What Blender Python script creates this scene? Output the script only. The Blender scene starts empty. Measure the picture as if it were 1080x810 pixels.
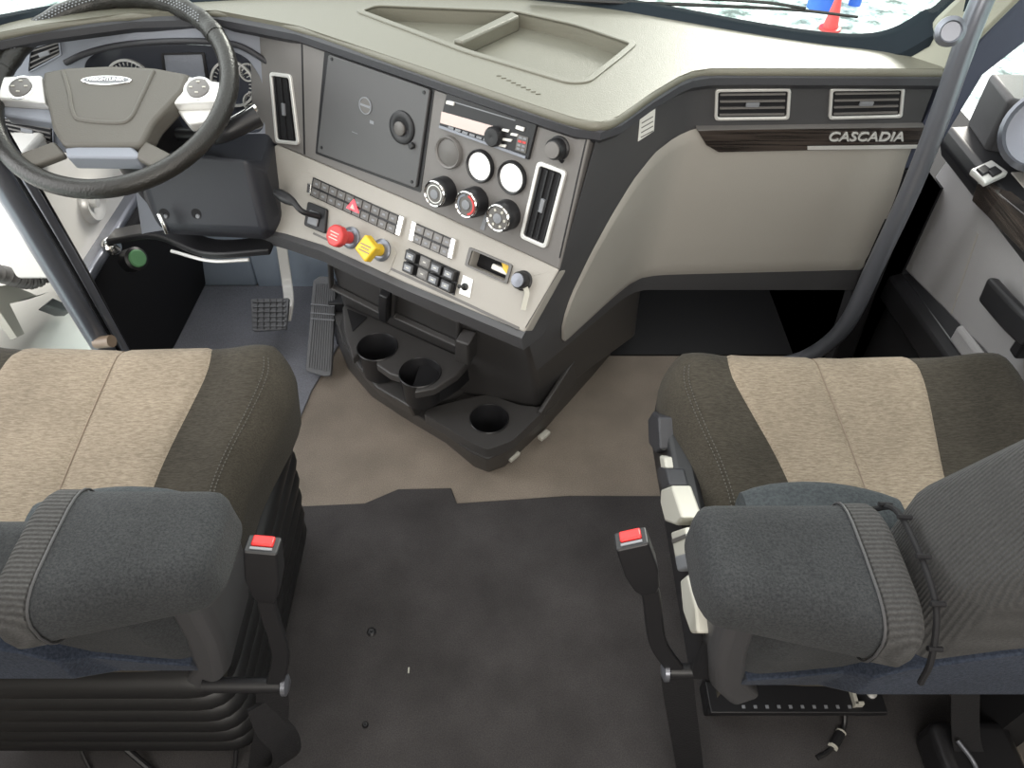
import bpy, bmesh, math, random
from mathutils import Vector, Matrix
from mathutils.bvhtree import BVHTree
random.seed(7)
sc = bpy.context.scene
COL = sc.collection
V3 = Vector
# ------------------------------------------------------------------ camera
FPX = 800.0; CAMZ = 1.5; PITCH = math.radians(46)
CC = V3((0, 0, CAMZ))
FW = V3((0, math.cos(PITCH), -math.sin(PITCH))); UP = V3((0, math.sin(PITCH), math.cos(PITCH)))
cam = bpy.data.cameras.new('camera'); camo = bpy.data.objects.new('camera', cam); COL.objects.link(camo)
camo.location = CC; camo.rotation_euler = (math.radians(90) - PITCH, 0, 0)
cam.sensor_width = 36; cam.lens = 36 * FPX / 1080; cam.clip_start = 0.02
sc.camera = camo

def ray(x, y): return FW + UP * ((405 - y) / FPX) + V3((1, 0, 0)) * ((x - 540) / FPX)
def hit(x, y, P, n):
    r = ray(x, y); return CC + r * ((P - CC).dot(n) / r.dot(n))
def atz(x, y, z): return hit(x, y, V3((0, 0, z)), V3((0, 0, 1)))
def atx(x, y, X): return hit(x, y, V3((X, 0, 0)), V3((1, 0, 0)))
def aty(x, y, Y): return hit(x, y, V3((0, Y, 0)), V3((0, 1, 0)))

class Plane:
    """a real flat surface: origin P, outward normal n, in-plane axes a (right) and b (up)"""
    def __init__(s, P, n, a=None):
        s.P = V3(P); s.n = V3(n).normalized()
        if a is None:
            a = V3((0, 0, 1)).cross(s.n)
            if a.length < 1e-4: a = V3((1, 0, 0))
        a = V3(a); s.a = (a - s.n * a.dot(s.n)).normalized(); s.b = s.n.cross(s.a)
    def px(s, x, y):
        q = hit(x, y, s.P, s.n) - s.P; return (q.dot(s.a), q.dot(s.b))
    def pp(s, pts): return [s.px(*p) for p in pts]
    def w(s, p, h=0.0): return s.P + s.a * p[0] + s.b * p[1] + s.n * h

# ------------------------------------------------------------------ materials
def mat(name, col, rough=.6, metal=0, noise=None, bump=0, bscale=200, emit=0, spec=None, coat=0, col2=None, alpha=None, trans=0):
    m = bpy.data.materials.new(name); m.use_nodes = True; nt = m.node_tree; N = nt.nodes; L = nt.links
    b = N['Principled BSDF']; b.inputs['Base Color'].default_value = (*col, 1)
    b.inputs['Roughness'].default_value = rough; b.inputs['Metallic'].default_value = metal
    if spec is not None: b.inputs['Specular IOR Level'].default_value = spec
    if coat: b.inputs['Coat Weight'].default_value = coat; b.inputs['Coat Roughness'].default_value = .15
    if trans: b.inputs['Transmission Weight'].default_value = trans
    if emit: b.inputs['Emission Color'].default_value = (*col, 1); b.inputs['Emission Strength'].default_value = emit
    tc = N.new('ShaderNodeTexCoord')
    if noise or col2:
        t = N.new('ShaderNodeTexNoise'); t.inputs['Scale'].default_value = noise or 5; t.inputs['Detail'].default_value = 6
        L.new(tc.outputs['Object'], t.inputs['Vector'])
        r = N.new('ShaderNodeValToRGB'); c2 = col2 or tuple(c * .7 for c in col)
        r.color_ramp.elements[0].position = .35; r.color_ramp.elements[1].position = .65
        r.color_ramp.elements[0].color = (*col, 1); r.color_ramp.elements[1].color = (*c2, 1)
        L.new(t.outputs['Fac'], r.inputs['Fac']); L.new(r.outputs['Color'], b.inputs['Base Color'])
    if bump:
        t2 = N.new('ShaderNodeTexNoise'); t2.inputs['Scale'].default_value = bscale; t2.inputs['Detail'].default_value = 3
        L.new(tc.outputs['Object'], t2.inputs['Vector'])
        bp = N.new('ShaderNodeBump'); bp.inputs['Strength'].default_value = bump; bp.inputs['Distance'].default_value = .002
        L.new(t2.outputs['Fac'], bp.inputs['Height']); L.new(bp.outputs['Normal'], b.inputs['Normal'])
    return m

def fabric(name, c1, c2, scale, stretch=(1, 1, 1), rib=None, sheen=.06, blotch=.12):
    """woven cloth: two tones of thread, optional ribs, soft wear blotches"""
    m = bpy.data.materials.new(name); m.use_nodes = True; nt = m.node_tree; N = nt.nodes; L = nt.links
    b = N['Principled BSDF']; b.inputs['Roughness'].default_value = .95; b.inputs['Specular IOR Level'].default_value = .15
    b.inputs['Sheen Weight'].default_value = sheen; b.inputs['Sheen Roughness'].default_value = .5
    tc = N.new('ShaderNodeTexCoord'); mp = N.new('ShaderNodeMapping'); mp.inputs['Scale'].default_value = stretch
    L.new(tc.outputs['Object'], mp.inputs['Vector'])
    t = N.new('ShaderNodeTexNoise'); t.inputs['Scale'].default_value = scale; t.inputs['Detail'].default_value = 4; t.inputs['Roughness'].default_value = .7
    L.new(mp.outputs['Vector'], t.inputs['Vector'])
    r = N.new('ShaderNodeValToRGB'); r.color_ramp.elements[0].position = .36; r.color_ramp.elements[1].position = .64
    r.color_ramp.elements[0].color = (*c1, 1); r.color_ramp.elements[1].color = (*c2, 1)
    L.new(t.outputs['Fac'], r.inputs['Fac'])
    t3 = N.new('ShaderNodeTexNoise'); t3.inputs['Scale'].default_value = 7; t3.inputs['Detail'].default_value = 3
    L.new(tc.outputs['Object'], t3.inputs['Vector'])
    mr = N.new('ShaderNodeMapRange'); mr.inputs['From Min'].default_value = .3; mr.inputs['From Max'].default_value = .7
    mr.inputs['To Min'].default_value = 1 - blotch; mr.inputs['To Max'].default_value = 1 + blotch
    L.new(t3.outputs['Fac'], mr.inputs['Value'])
    mx = N.new('ShaderNodeVectorMath'); mx.operation = 'SCALE'; L.new(r.outputs['Color'], mx.inputs[0]); L.new(mr.outputs['Result'], mx.inputs['Scale'])
    L.new(mx.outputs['Vector'], b.inputs['Base Color'])
    h = t.outputs['Fac']
    if rib:
        wv = N.new('ShaderNodeTexWave'); wv.bands_direction = rib[0]; wv.inputs['Scale'].default_value = rib[1]; wv.inputs['Distortion'].default_value = .6
        wv.inputs['Detail Scale'].default_value = 3
        L.new(tc.outputs['Object'], wv.inputs['Vector'])
        ad = N.new('ShaderNodeMath'); ad.operation = 'ADD'; L.new(wv.outputs['Fac'], ad.inputs[0]); L.new(h, ad.inputs[1]); h = ad.outputs[0]
        m2 = N.new('ShaderNodeMapRange'); m2.inputs['To Min'].default_value = .8 if rib[1] < 60 else .9; m2.inputs['To Max'].default_value = 1.15
        L.new(wv.outputs['Fac'], m2.inputs['Value'])
        mm = N.new('ShaderNodeVectorMath'); mm.operation = 'SCALE'; L.new(mx.outputs['Vector'], mm.inputs[0]); L.new(m2.outputs['Result'], mm.inputs['Scale'])
        L.new(mm.outputs['Vector'], b.inputs['Base Color'])
    bp = N.new('ShaderNodeBump'); bp.inputs['Strength'].default_value = .6; bp.inputs['Distance'].default_value = .002
    L.new(h, bp.inputs['Height']); L.new(bp.outputs['Normal'], b.inputs['Normal'])
    return m

def wood(name, c1, c2):
    m = bpy.data.materials.new(name); m.use_nodes = True; nt = m.node_tree; N = nt.nodes; L = nt.links
    b = N['Principled BSDF']; b.inputs['Roughness'].default_value = .25; b.inputs['Coat Weight'].default_value = .6
    tc = N.new('ShaderNodeTexCoord'); mp = N.new('ShaderNodeMapping'); mp.inputs['Scale'].default_value = (4, 4, 160)
    L.new(tc.outputs['Object'], mp.inputs['Vector'])
    t = N.new('ShaderNodeTexNoise'); t.inputs['Scale'].default_value = 1.6; t.inputs['Detail'].default_value = 5
    L.new(mp.outputs['Vector'], t.inputs['Vector'])
    r = N.new('ShaderNodeValToRGB'); r.color_ramp.elements[0].position = .4; r.color_ramp.elements[1].position = .62
    r.color_ramp.elements[0].color = (*c1, 1); r.color_ramp.elements[1].color = (*c2, 1)
    L.new(t.outputs['Fac'], r.inputs['Fac']); L.new(r.outputs['Color'], b.inputs['Base Color'])
    return m

def yard(name):
    m = bpy.data.materials.new(name); m.use_nodes = True; nt = m.node_tree; N = nt.nodes; L = nt.links
    b = N['Principled BSDF']; b.inputs['Roughness'].default_value = .9
    tc = N.new('ShaderNodeTexCoord'); mp = N.new('ShaderNodeMapping'); mp.inputs['Scale'].default_value = (1.6, 1.6, 1)
    L.new(tc.outputs['Object'], mp.inputs['Vector'])
    t = N.new('ShaderNodeTexNoise'); t.inputs['Scale'].default_value = 3.2; t.inputs['Detail'].default_value = 6; t.inputs['Roughness'].default_value = .65
    L.new(mp.outputs['Vector'], t.inputs['Vector'])
    r = N.new('ShaderNodeValToRGB'); E_ = r.color_ramp.elements
    E_[0].position = .36; E_[0].color = (.10, .14, .13, 1); E_[1].position = .58; E_[1].color = (.95, .98, .95, 1)
    e = E_.new(.47); e.color = (.45, .58, .55, 1)
    L.new(t.outputs['Fac'], r.inputs['Fac']); L.new(r.outputs['Color'], b.inputs['Base Color'])
    return m

M = {}
M['top'] = mat('dash_top_vinyl', (.15, .145, .115), .36, bump=.25, bscale=500)
M['dark'] = mat('charcoal_plastic', (.062, .062, .066), .5, bump=.2, bscale=600)
M['lip'] = mat('dark_lip_vinyl', (.04, .041, .047), .5, bump=.2, bscale=600)
M['panel'] = mat('grey_brown_panel', (.17, .163, .158), .45, bump=.15, bscale=600)
M['screen'] = mat('cover_plate_black', (.085, .085, .088), .38)
M['greige'] = mat('greige_plastic', (.36, .342, .312), .5, bump=.2, bscale=500)
M['hood'] = mat('hood_blue_grey', (.25, .27, .315), .4, bump=.2, bscale=500)
M['black'] = mat('black_plastic', (.014, .014, .016), .42)
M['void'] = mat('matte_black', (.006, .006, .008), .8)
M['conso'] = mat('console_plastic', (.055, .053, .053), .42, bump=.2, bscale=500)
M['silver'] = mat('satin_silver', (.82, .82, .80), .35, .45)
M['chrome'] = mat('chrome', (.85, .85, .84), .12, 1)
M['white'] = mat('white_plastic', (.8, .8, .77), .4)
M['paint'] = mat('white_paint', (.86, .85, .81), .25, coat=.5)
M['offwhite'] = mat('ivory_plastic', (.55, .54, .48), .4)
M['ggrey'] = mat('switch_grey', (.22, .23, .25), .4)
M['gblank'] = mat('blank_grey', (.12, .115, .11), .4)
M['gauge'] = mat('gauge_white', (.95, .95, .93), .2, emit=.45)  # glow added to the gauge faces for their overexposed white
M['red'] = mat('red_plastic', (.75, .03, .03), .35)
M['redlit'] = mat('lit_red', (1, .06, .08), .4, emit=1.2)
M['knobred'] = mat('valve_red', (.62, .06, .06), .4)
M['yellow'] = mat('valve_yellow', (.8, .52, .03), .4)
M['blue'] = mat('blue_paint', (.03, .14, .6), .4)
M['green'] = mat('green_cap', (.12, .3, .14), .5)
M['leather'] = mat('wheel_leather', (.02, .019, .017), .33, bump=.5, bscale=260)
M['hub'] = mat('wheel_hub', (.105, .098, .085), .48, bump=.2, bscale=400)
M['steel'] = mat('tube_grey', (.2, .21, .24), .3, .6)
M['firewall'] = mat('firewall_mat', (.40, .48, .58), .7, bump=.4, bscale=60)
M['wood'] = wood('dark_wood', (.018, .015, .014), (.06, .048, .042))
M['insert'] = fabric('seat_insert_beige', (.20, .163, .122), (.32, .268, .205), 420, (.2, 1, 1), blotch=.12)
M['brown'] = fabric('seat_brown', (.036, .032, .025), (.062, .055, .044), 420, (.2, 1, 1), blotch=.2)
M['felt'] = fabric('armrest_felt', (.024, .026, .029), (.045, .048, .051), 350, blotch=.18)
M['rib'] = fabric('ribbed_grey', (.045, .045, .046), (.066, .066, .066), 300, rib=('Y', 55), blotch=.1)
M['rib2'] = fabric('backrest_cloth', (.05, .05, .051), (.07, .07, .07), 300, rib=('Y', 70), blotch=.1)
M['bluefab'] = fabric('blue_grey_cover', (.02, .027, .042), (.045, .055, .08), 260, blotch=.2)
M['rim'] = fabric('blue_grey_pad', (.035, .041, .046), (.06, .068, .073), 200, blotch=.1)
M['carpet'] = fabric('brown_carpet', (.19, .162, .135), (.30, .257, .215), 420, blotch=.14, sheen=.1)
M['bellows'] = mat('bellows_rubber', (.012, .012, .013), .5)
M['knee'] = mat('knee_navy', (.024, .026, .034), .45, bump=.2, bscale=500)
M['seal'] = mat('seal_rubber', (.018, .024, .03), .95, spec=.1)
M['daylit'] = fabric('blue_grey_daylit_carpet', (.16, .165, .19), (.24, .25, .285), 380, blotch=.1)  # blue-grey tone paints cool daylight onto the footwell carpet
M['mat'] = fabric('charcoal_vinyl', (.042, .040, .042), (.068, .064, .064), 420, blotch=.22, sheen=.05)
M['thread'] = mat('thread', (.10, .095, .085), .9)
M['strap'] = mat('black_webbing', (.012, .012, .014), .6, bump=.6, bscale=300)
M['rubber'] = mat('pedal_rubber', (.12, .125, .135), .5)
M['pillar'] = mat('pillar_trim', (.3, .3, .24), .5, bump=.2, bscale=300)
M['doorgrey'] = mat('door_grey', (.34, .335, .34), .45, bump=.2, bscale=400)
M['doorblue'] = mat('frame_blue_grey', (.07, .08, .12), .4)
M['ground'] = yard('yard_ground')
M['tan'] = mat('tan_cap', (.22, .165, .12), .4)
M['paper'] = mat('paper', (.85, .84, .8), .7)
M['lcd'] = mat('radio_face', (.5, .4, .37), .12, .5)
M['dial'] = mat('dial_face', (.05, .055, .07), .15)
def glass():
    m = bpy.data.materials.new('clear_glass'); m.use_nodes = True; nt = m.node_tree; N = nt.nodes
    o = N['Material Output']; N.remove(N['Principled BSDF'])
    t = N.new('ShaderNodeBsdfTransparent'); t.inputs['Color'].default_value = (.9, .95, .93, 1)
    g = N.new('ShaderNodeBsdfGlossy'); g.inputs['Roughness'].default_value = .02
    x = N.new('ShaderNodeMixShader'); x.inputs[0].default_value = .05
    nt.links.new(t.outputs[0], x.inputs[1]); nt.links.new(g.outputs[0], x.inputs[2]); nt.links.new(x.outputs[0], o.inputs['Surface'])
    return m
M['glass'] = glass()

# ------------------------------------------------------------------ object helpers
def link(name, bm, m, parent=None, smooth=None, bev=0, seg=2):
    me = bpy.data.meshes.new(name)
    bmesh.ops.remove_doubles(bm, verts=bm.verts, dist=1e-6)
    bmesh.ops.recalc_face_normals(bm, faces=bm.faces)
    bm.to_mesh(me); bm.free()
    ms = m if isinstance(m, list) else [m]
    for q in ms: me.materials.append(M[q])
    o = bpy.data.objects.new(name, me); COL.objects.link(o)
    if parent is not None: o.parent = parent
    if bev:
        b = o.modifiers.new('bevel', 'BEVEL'); b.width = bev; b.segments = seg; b.limit_method = 'ANGLE'; b.angle_limit = math.radians(35)
        if smooth is None: wn = o.modifiers.new('normals', 'WEIGHTED_NORMAL'); wn.keep_sharp = True; wn.weight = 80
    sm = smooth if smooth is not None else True
    if sm:
        me.polygons.foreach_set('use_smooth', [True] * len(me.polygons))
        me.set_sharp_from_angle(angle=math.radians(40))
    return o
def root(name, label, cat, loc, group=None):
    """Empty at the thing's base. Children keep world coordinates through the parent inverse."""
    o = bpy.data.objects.new(name, None); COL.objects.link(o); o.location = loc; o.empty_display_size = .05
    o['label'] = label; o['category'] = cat
    if group: o['group'] = group
    o['_'] = 1; del o['_']
    return o
def adopt(r, o):
    o.parent = r
    o.matrix_parent_inverse = Matrix.Translation(r.location).inverted() if r.type == 'EMPTY' else Matrix.Identity(4)
    return o
def tag(o, label, cat, group=None, kind=None):
    o['label'] = label; o['category'] = cat
    if group: o['group'] = group
    if kind: o['kind'] = kind
    return o
def struct(o): o['kind'] = 'structure'; return o

def rnd(pts, r, seg=5):
    """round the corners of a 2D polygon"""
    out = []; n = len(pts)
    for i in range(n):
        p = V3((*pts[i], 0)); a = V3((*pts[i - 1], 0)); b = V3((*pts[(i + 1) % n], 0))
        da = (a - p); db = (b - p); rr = min(r, da.length * .45, db.length * .45)
        if rr < 1e-6: out.append((p.x, p.y)); continue
        s = p + da.normalized() * rr; e = p + db.normalized() * rr
        for k in range(seg + 1):
            t = k / seg; q = s * (1 - t) ** 2 + p * 2 * t * (1 - t) + e * t * t; out.append((q.x, q.y))
    return out
def circ(c, r, n=32, ph=0): return [(c[0] + r * math.cos(ph + 2 * math.pi * k / n), c[1] + r * math.sin(ph + 2 * math.pi * k / n)) for k in range(n)]
def scale2(pts, f=None, d=None):
    cx = sum(p[0] for p in pts) / len(pts); cy = sum(p[1] for p in pts) / len(pts)
    if f is not None: return [(cx + (p[0] - cx) * f, cy + (p[1] - cy) * f) for p in pts]
    n = len(pts); out = []; area = sum(pts[i - 1][0] * pts[i][1] - pts[i][0] * pts[i - 1][1] for i in range(n)); sg = 1 if area > 0 else -1
    for i in range(n):
        p = V3((*pts[i], 0)); a = (p - V3((*pts[i - 1], 0))); b = (V3((*pts[(i + 1) % n], 0)) - p)
        if a.length < 1e-9: a = b
        if b.length < 1e-9: b = a
        a.normalize(); b.normalize(); na = V3((-a.y, a.x, 0)) * sg; nb = V3((-b.y, b.x, 0)) * sg
        m = na + nb; m = m / max(.5, m.length_squared / 2) if m.length > 1e-6 else na
        q = p + m * d; out.append((q.x, q.y))
    return out
def prism(bm, pl, pts, h0, h1, holes=(), mi=0):
    """closed plate between heights h0 (back) and h1 (front), optionally pierced"""
    loops = [pts] + list(holes); fr = []; bk = []
    for lp in loops:
        fr.append([bm.verts.new(pl.w(p, h1)) for p in lp]); bk.append([bm.verts.new(pl.w(p, h0)) for p in lp])
    for f, b in zip(fr, bk):
        n = len(f)
        for i in range(n):
            q = bm.faces.new((f[i], f[(i + 1) % n], b[(i + 1) % n], b[i])); q.material_index = mi
    for side in (fr, bk):
        if len(loops) == 1:
            q = bm.faces.new(side[0]); q.material_index = mi
        else:
            ed = []
            for lp in side:
                for i in range(len(lp)):
                    e = bm.edges.get((lp[i], lp[(i + 1) % len(lp)])) or bm.edges.new((lp[i], lp[(i + 1) % len(lp)])); ed.append(e)
            g = bmesh.ops.triangle_fill(bm, use_beauty=True, use_dissolve=False, edges=ed)
            for q in g['geom']:
                if isinstance(q, bmesh.types.BMFace): q.material_index = mi
def plate(name, pl, pts, h0, h1, m, parent=None, r=0, holes=(), bev=0, root_=None, seg=2):
    bm = bmesh.new(); prism(bm, pl, rnd(pts, r) if r else pts, h0, h1, holes)
    o = link(name, bm, m, None, bev=bev, seg=seg)
    if parent is not None: adopt(parent, o)
    return o
def cyl(bm, P, n, r0, r1, h0, h1, N=28, cap=True, mi=0):
    pl = Plane(P, n); a = [bm.verts.new(pl.w(p, h0)) for p in circ((0, 0), r0, N)]; b = [bm.verts.new(pl.w(p, h1)) for p in circ((0, 0), r1, N)]
    for i in range(N):
        f = bm.faces.new((a[i], a[(i + 1) % N], b[(i + 1) % N], b[i])); f.material_index = mi
    if cap:
        bm.faces.new(a).material_index = mi; bm.faces.new(b).material_index = mi
def lathe(bm, P, n, prof, N=32, cap=True):
    pl = Plane(P, n); rings = []
    for r, h in prof:
        rings.append([bm.verts.new(pl.w(p, h)) for p in circ((0, 0), max(r, 1e-5), N)])
    for A, B in zip(rings, rings[1:]):
        for i in range(N): bm.faces.new((A[i], A[(i + 1) % N], B[(i + 1) % N], B[i]))
    if cap and prof[0][0] > 1e-4: bm.faces.new(rings[0])
    if cap and prof[-1][0] > 1e-4: bm.faces.new(rings[-1])
def catm(pts, n=8):
    pts = [V3(p) for p in pts]
    if len(pts) < 3: return [pts[0].lerp(pts[1], k / n) for k in range(n + 1)]
    P = [pts[0] * 2 - pts[1]] + pts + [pts[-1] * 2 - pts[-2]]; out = []
    for i in range(1, len(P) - 2):
        for k in range(n):
            t = k / n; a, b, c, d = P[i - 1:i + 3]
            out.append(.5 * ((2 * b) + (c - a) * t + (2 * a - 5 * b + 4 * c - d) * t * t + (3 * b - a - 3 * c + d) * t ** 3))
    out.append(pts[-1]); return out
def tube(bm, pts, r, N=12, smooth=6, flat=None, up=None, closed=False):
    """swept tube; r number or per-point function of t; flat=(w,h) makes a strap"""
    path = catm(pts, smooth) if smooth else [V3(p) for p in pts]
    rings = []; prev = None; n = len(path)
    for i, p in enumerate(path):
        t = (path[(i + 1) % n] - path[i - 1]) if closed else (path[min(i + 1, n - 1)] - path[max(i - 1, 0)])
        t.normalize()
        if prev is None:
            u = V3(up) if up else (V3((0, 0, 1)) if abs(t.z) < .9 else V3((1, 0, 0)))
        else: u = prev
        u = (u - t * u.dot(t)).normalized(); prev = u; v = t.cross(u)
        rr = r(i / (n - 1)) if callable(r) else r
        if flat: sec = [(flat[0] / 2, flat[1] / 2), (-flat[0] / 2, flat[1] / 2), (-flat[0] / 2, -flat[1] / 2), (flat[0] / 2, -flat[1] / 2)]
        else: sec = circ((0, 0), rr, N)
        rings.append([bm.verts.new(p + u * s[0] + v * s[1]) for s in sec])
    K = len(rings[0])
    rr_ = list(zip(rings, rings[1:])) + ([(rings[-1], rings[0])] if closed else [])
    for A, B in rr_:
        for i in range(K): bm.faces.new((A[i], A[(i + 1) % K], B[(i + 1) % K], B[i]))
    if not closed: bm.faces.new(rings[0]); bm.faces.new(rings[-1])
def box(bm, lo, hi, xf=None, mi=0):
    vs = [V3((x, y, z)) for x in (lo[0], hi[0]) for y in (lo[1], hi[1]) for z in (lo[2], hi[2])]
    if xf: vs = [xf(v) for v in vs]
    vs = [bm.verts.new(v) for v in vs]
    for f in ((0, 1, 3, 2), (4, 6, 7, 5), (0, 4, 5, 1), (2, 3, 7, 6), (0, 2, 6, 4), (1, 5, 7, 3)):
        bm.faces.new([vs[i] for i in f]).material_index = mi
def loft(bm, loops, cap=True, closed=True):
    R = [[bm.verts.new(p) for p in lp] for lp in loops]; n = len(R[0])
    for A, B in zip(R, R[1:]):
        for i in range(n if closed else n - 1): bm.faces.new((A[i], A[(i + 1) % n], B[(i + 1) % n], B[i]))
    if cap and closed: bm.faces.new(R[0]); bm.faces.new(R[-1])
    return R
def obj(name, m, parent, fn, bev=0, seg=2, smooth=None):
    bm = bmesh.new(); fn(bm); o = link(name, bm, m, None, bev=bev, seg=seg, smooth=smooth)
    if parent is not None: adopt(parent, o)
    return o
def text(name, s, pl, p, size, m, parent, ext=.0006, h=.001, ang=0, sx=1):
    cu = bpy.data.curves.new(name, 'FONT'); cu.body = s; cu.size = size; cu.extrude = ext; cu.offset = size * .012; cu.align_x = 'CENTER'; cu.align_y = 'CENTER'
    to = bpy.data.objects.new(name, cu); COL.objects.link(to)
    dg = bpy.context.evaluated_depsgraph_get(); me = bpy.data.meshes.new_from_object(to.evaluated_get(dg))
    bpy.data.objects.remove(to); bpy.data.curves.remove(cu)
    ca, sa = math.cos(ang), math.sin(ang)
    for v in me.vertices:
        x, y = v.co.x * sx, v.co.y
        v.co = pl.w((p[0] + x * ca - y * sa, p[1] + x * sa + y * ca), h + v.co.z)
    me.materials.clear(); me.materials.append(M[m])
    o = bpy.data.objects.new(name, me); COL.objects.link(o); adopt(parent, o); return o

# ================================================================== THE CAB SHELL
Z = 0.0
def quadbox(name, lo, hi, m): return struct(obj(name, m, None, lambda bm: box(bm, lo, hi)))
quadbox('floor', (-1.02, -1.6, -.05), (.95, 1.95, 0), 'carpet')
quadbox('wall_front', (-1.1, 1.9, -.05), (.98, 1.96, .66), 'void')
# steel-blue insulated firewall panel in the driver's footwell
fw = obj('trim_1', 'firewall', None, lambda bm: (box(bm, (-1.0, 1.875, .0), (-.80, 1.9, .5)), box(bm, (-.795, 1.868, .0), (-.53, 1.9, .5)), box(bm, (-.525, 1.872, .0), (-.30, 1.9, .5))), bev=.006); struct(fw)
quadbox('wall_back', (-1.15, -1.66, -.05), (1.12, -1.6, 2.1), 'panel')
quadbox('ceiling', (-1.15, -1.66, 2.1), (1.12, .75, 2.14), 'greige')
# left side: wall behind the door opening, then the dark kick panel ahead of it
quadbox('wall_left', (-1.09, -1.6, -.05), (-1.02, .5, 2.1), 'greige')
def kick(bm):
    lo = [V3((-1.02, 1.345, 0)), V3((-1.0, 1.36, 0)), V3((-.97, 1.60, 0)), V3((-.96, 1.9, 0)), V3((-1.10, 1.9, 0))]
    hi = [V3((-1.02, 1.345, .43)), V3((-1.0, 1.36, .43)), V3((-.93, 1.55, .43)), V3((-.88, 1.9, .43)), V3((-1.10, 1.9, .43))]
    loft(bm, [lo, hi])
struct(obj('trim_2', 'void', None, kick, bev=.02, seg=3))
# white door jamb ahead of the opening
def jamb(bm): box(bm, (-1.12, 1.36, .43), (-.985, 1.9, .72))
struct(obj('trim_3', 'paint', None, jamb, bev=.01))
struct(obj('trim_4', 'steel', None, lambda bm: box(bm, (-1.02, 1.35, .415), (-.95, 1.84, .445)), bev=.012, seg=3))
# right side: lower wall and rear wall behind the passenger door
quadbox('wall_right', (.95, -1.6, -.05), (1.02, .5, 2.1), 'greige')
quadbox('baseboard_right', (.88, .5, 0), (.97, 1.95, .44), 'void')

# windshield -----------------------------------------------------------------
base = [(-1.03, 1.36, .97), (-.98, 1.46, .945), (-.86, 1.545, .94), (-.6, 1.60, .94), (-.3, 1.64, .945), (0, 1.62, .945), (.17, 1.575, .945), (.30, 1.515, .945), (.45, 1.44, .943), (.56, 1.395, .943), (.63, 1.378, .946), (.675, 1.372, .958), (.71, 1.36, .99), (.745, 1.345, 1.04), (.83, 1.22, 1.38)]
bp_ = catm(base, 6)
def ws(bm):
    top = []
    for p in bp_:
        f = max(0, 1 - abs(p.x + .15) / 1.0); top.append(V3((p.x * .97, p.y - .34 * (1.78 - p.z) / .84, 1.78)))
    loft(bm, [bp_, top], cap=False, closed=False)
w = obj('window_1', 'glass', None, ws); struct(w)
# black gasket band along the bottom of the windshield
def gasket(bm):
    L = []
    for p in bp_:
        L.append([p + V3((0, .0, .012)), p + V3((0, .02, .012)), p + V3((0, .02, -.03)), p + V3((0, -.036, -.03)), p + V3((0, -.034, -.012))])
    R = [[bm.verts.new(q) for q in lp] for lp in L]
    for A, B in zip(R, R[1:]):
        for i in range(5): bm.faces.new((A[i], A[(i + 1) % 5], B[(i + 1) % 5], B[i]))
    bm.faces.new(R[0]); bm.faces.new(R[-1])
g = obj('window_frame', 'seal', None, gasket)
g.name = 'window_seal'; g.parent = w
# right pillar trim
def pil(bm):
    A = [V3((.655, 1.365, .925)), V3((.70, 1.352, .965)), V3((.742, 1.335, 1.045)), V3((.84, 1.2, 1.40)), V3((.90, 1.05, 1.8))]
    B = [V3((.735, 1.285, .925)), V3((.752, 1.272, .97)), V3((.80, 1.245, 1.09)), V3((.90, 1.12, 1.42)), V3((.96, .98, 1.8))]
    C_ = [b + V3((.05, .06, 0)) for b in B]; D_ = [a + V3((.05, .06, 0)) for a in A]
    loft(bm, [[a, b, c, d] for a, b, c, d in zip(A, B, C_, D_)])
struct(obj('trim_5', 'pillar', None, pil, bev=.008))
def doorframe(bm):
    A = [V3((.744, 1.305, .74)), V3((.752, 1.29, .93)), V3((.80, 1.262, 1.09)), V3((.90, 1.14, 1.42))]
    pr = [[a, a + V3((.05 + max(0, a.z - .9) * .35, .0, .0)), a + V3((.06 + max(0, a.z - .9) * .35, .05, .0)), a + V3((.0, .05, 0))] for a in A]
    loft(bm, pr)
struct(obj('trim_6', 'doorblue', None, doorframe, bev=.006))
def doorframe2(bm):
    A = [V3((.80, 1.34, .05)), V3((.77, 1.33, .40)), V3((.744, 1.305, .739))]
    loft(bm, [[a, a + V3((.05, .0, .0)), a + V3((.06, .05, .0)), a + V3((.0, .05, 0))] for a in A])
struct(obj('trim_15', 'void', None, doorframe2, bev=.006))
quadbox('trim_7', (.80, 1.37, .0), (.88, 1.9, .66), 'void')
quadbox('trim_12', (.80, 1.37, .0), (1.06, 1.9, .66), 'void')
# left pillar
def pilL(bm):
    A = [V3((-1.02, 1.40, .93)), V3((-1.0, 1.26, 1.3)), V3((-.98, 1.0, 1.8))]
    loft(bm, [[a, a + V3((-.09, 0, 0)), a + V3((-.09, -.10, 0)), a + V3((0, -.08, 0))] for a in A])
struct(obj('trim_8', 'pillar', None, pilL, bev=.008))

# ================================================================== DASHBOARD
dash = root('dashboard', 'wraparound charcoal and greige truck dashboard under the windshield', 'dashboard', (0, 1.4, .5))
e = (V3((.131, 1.087, 0)) - V3((-.397, 1.471, 0))).normalized()
nh = V3((e.y, -e.x, 0))
def tiltn(d): t = math.radians(d); return nh * math.cos(t) + V3((0, 0, math.sin(t)))
PB = Plane((-.397, 1.471, .93), tiltn(15), e)
PE = Plane(hit(560, 270, PB.P, PB.n), tiltn(35), e)
ZT = .945
PT = Plane((0, 0, ZT), (0, 0, 1), (1, 0, 0))
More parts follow.
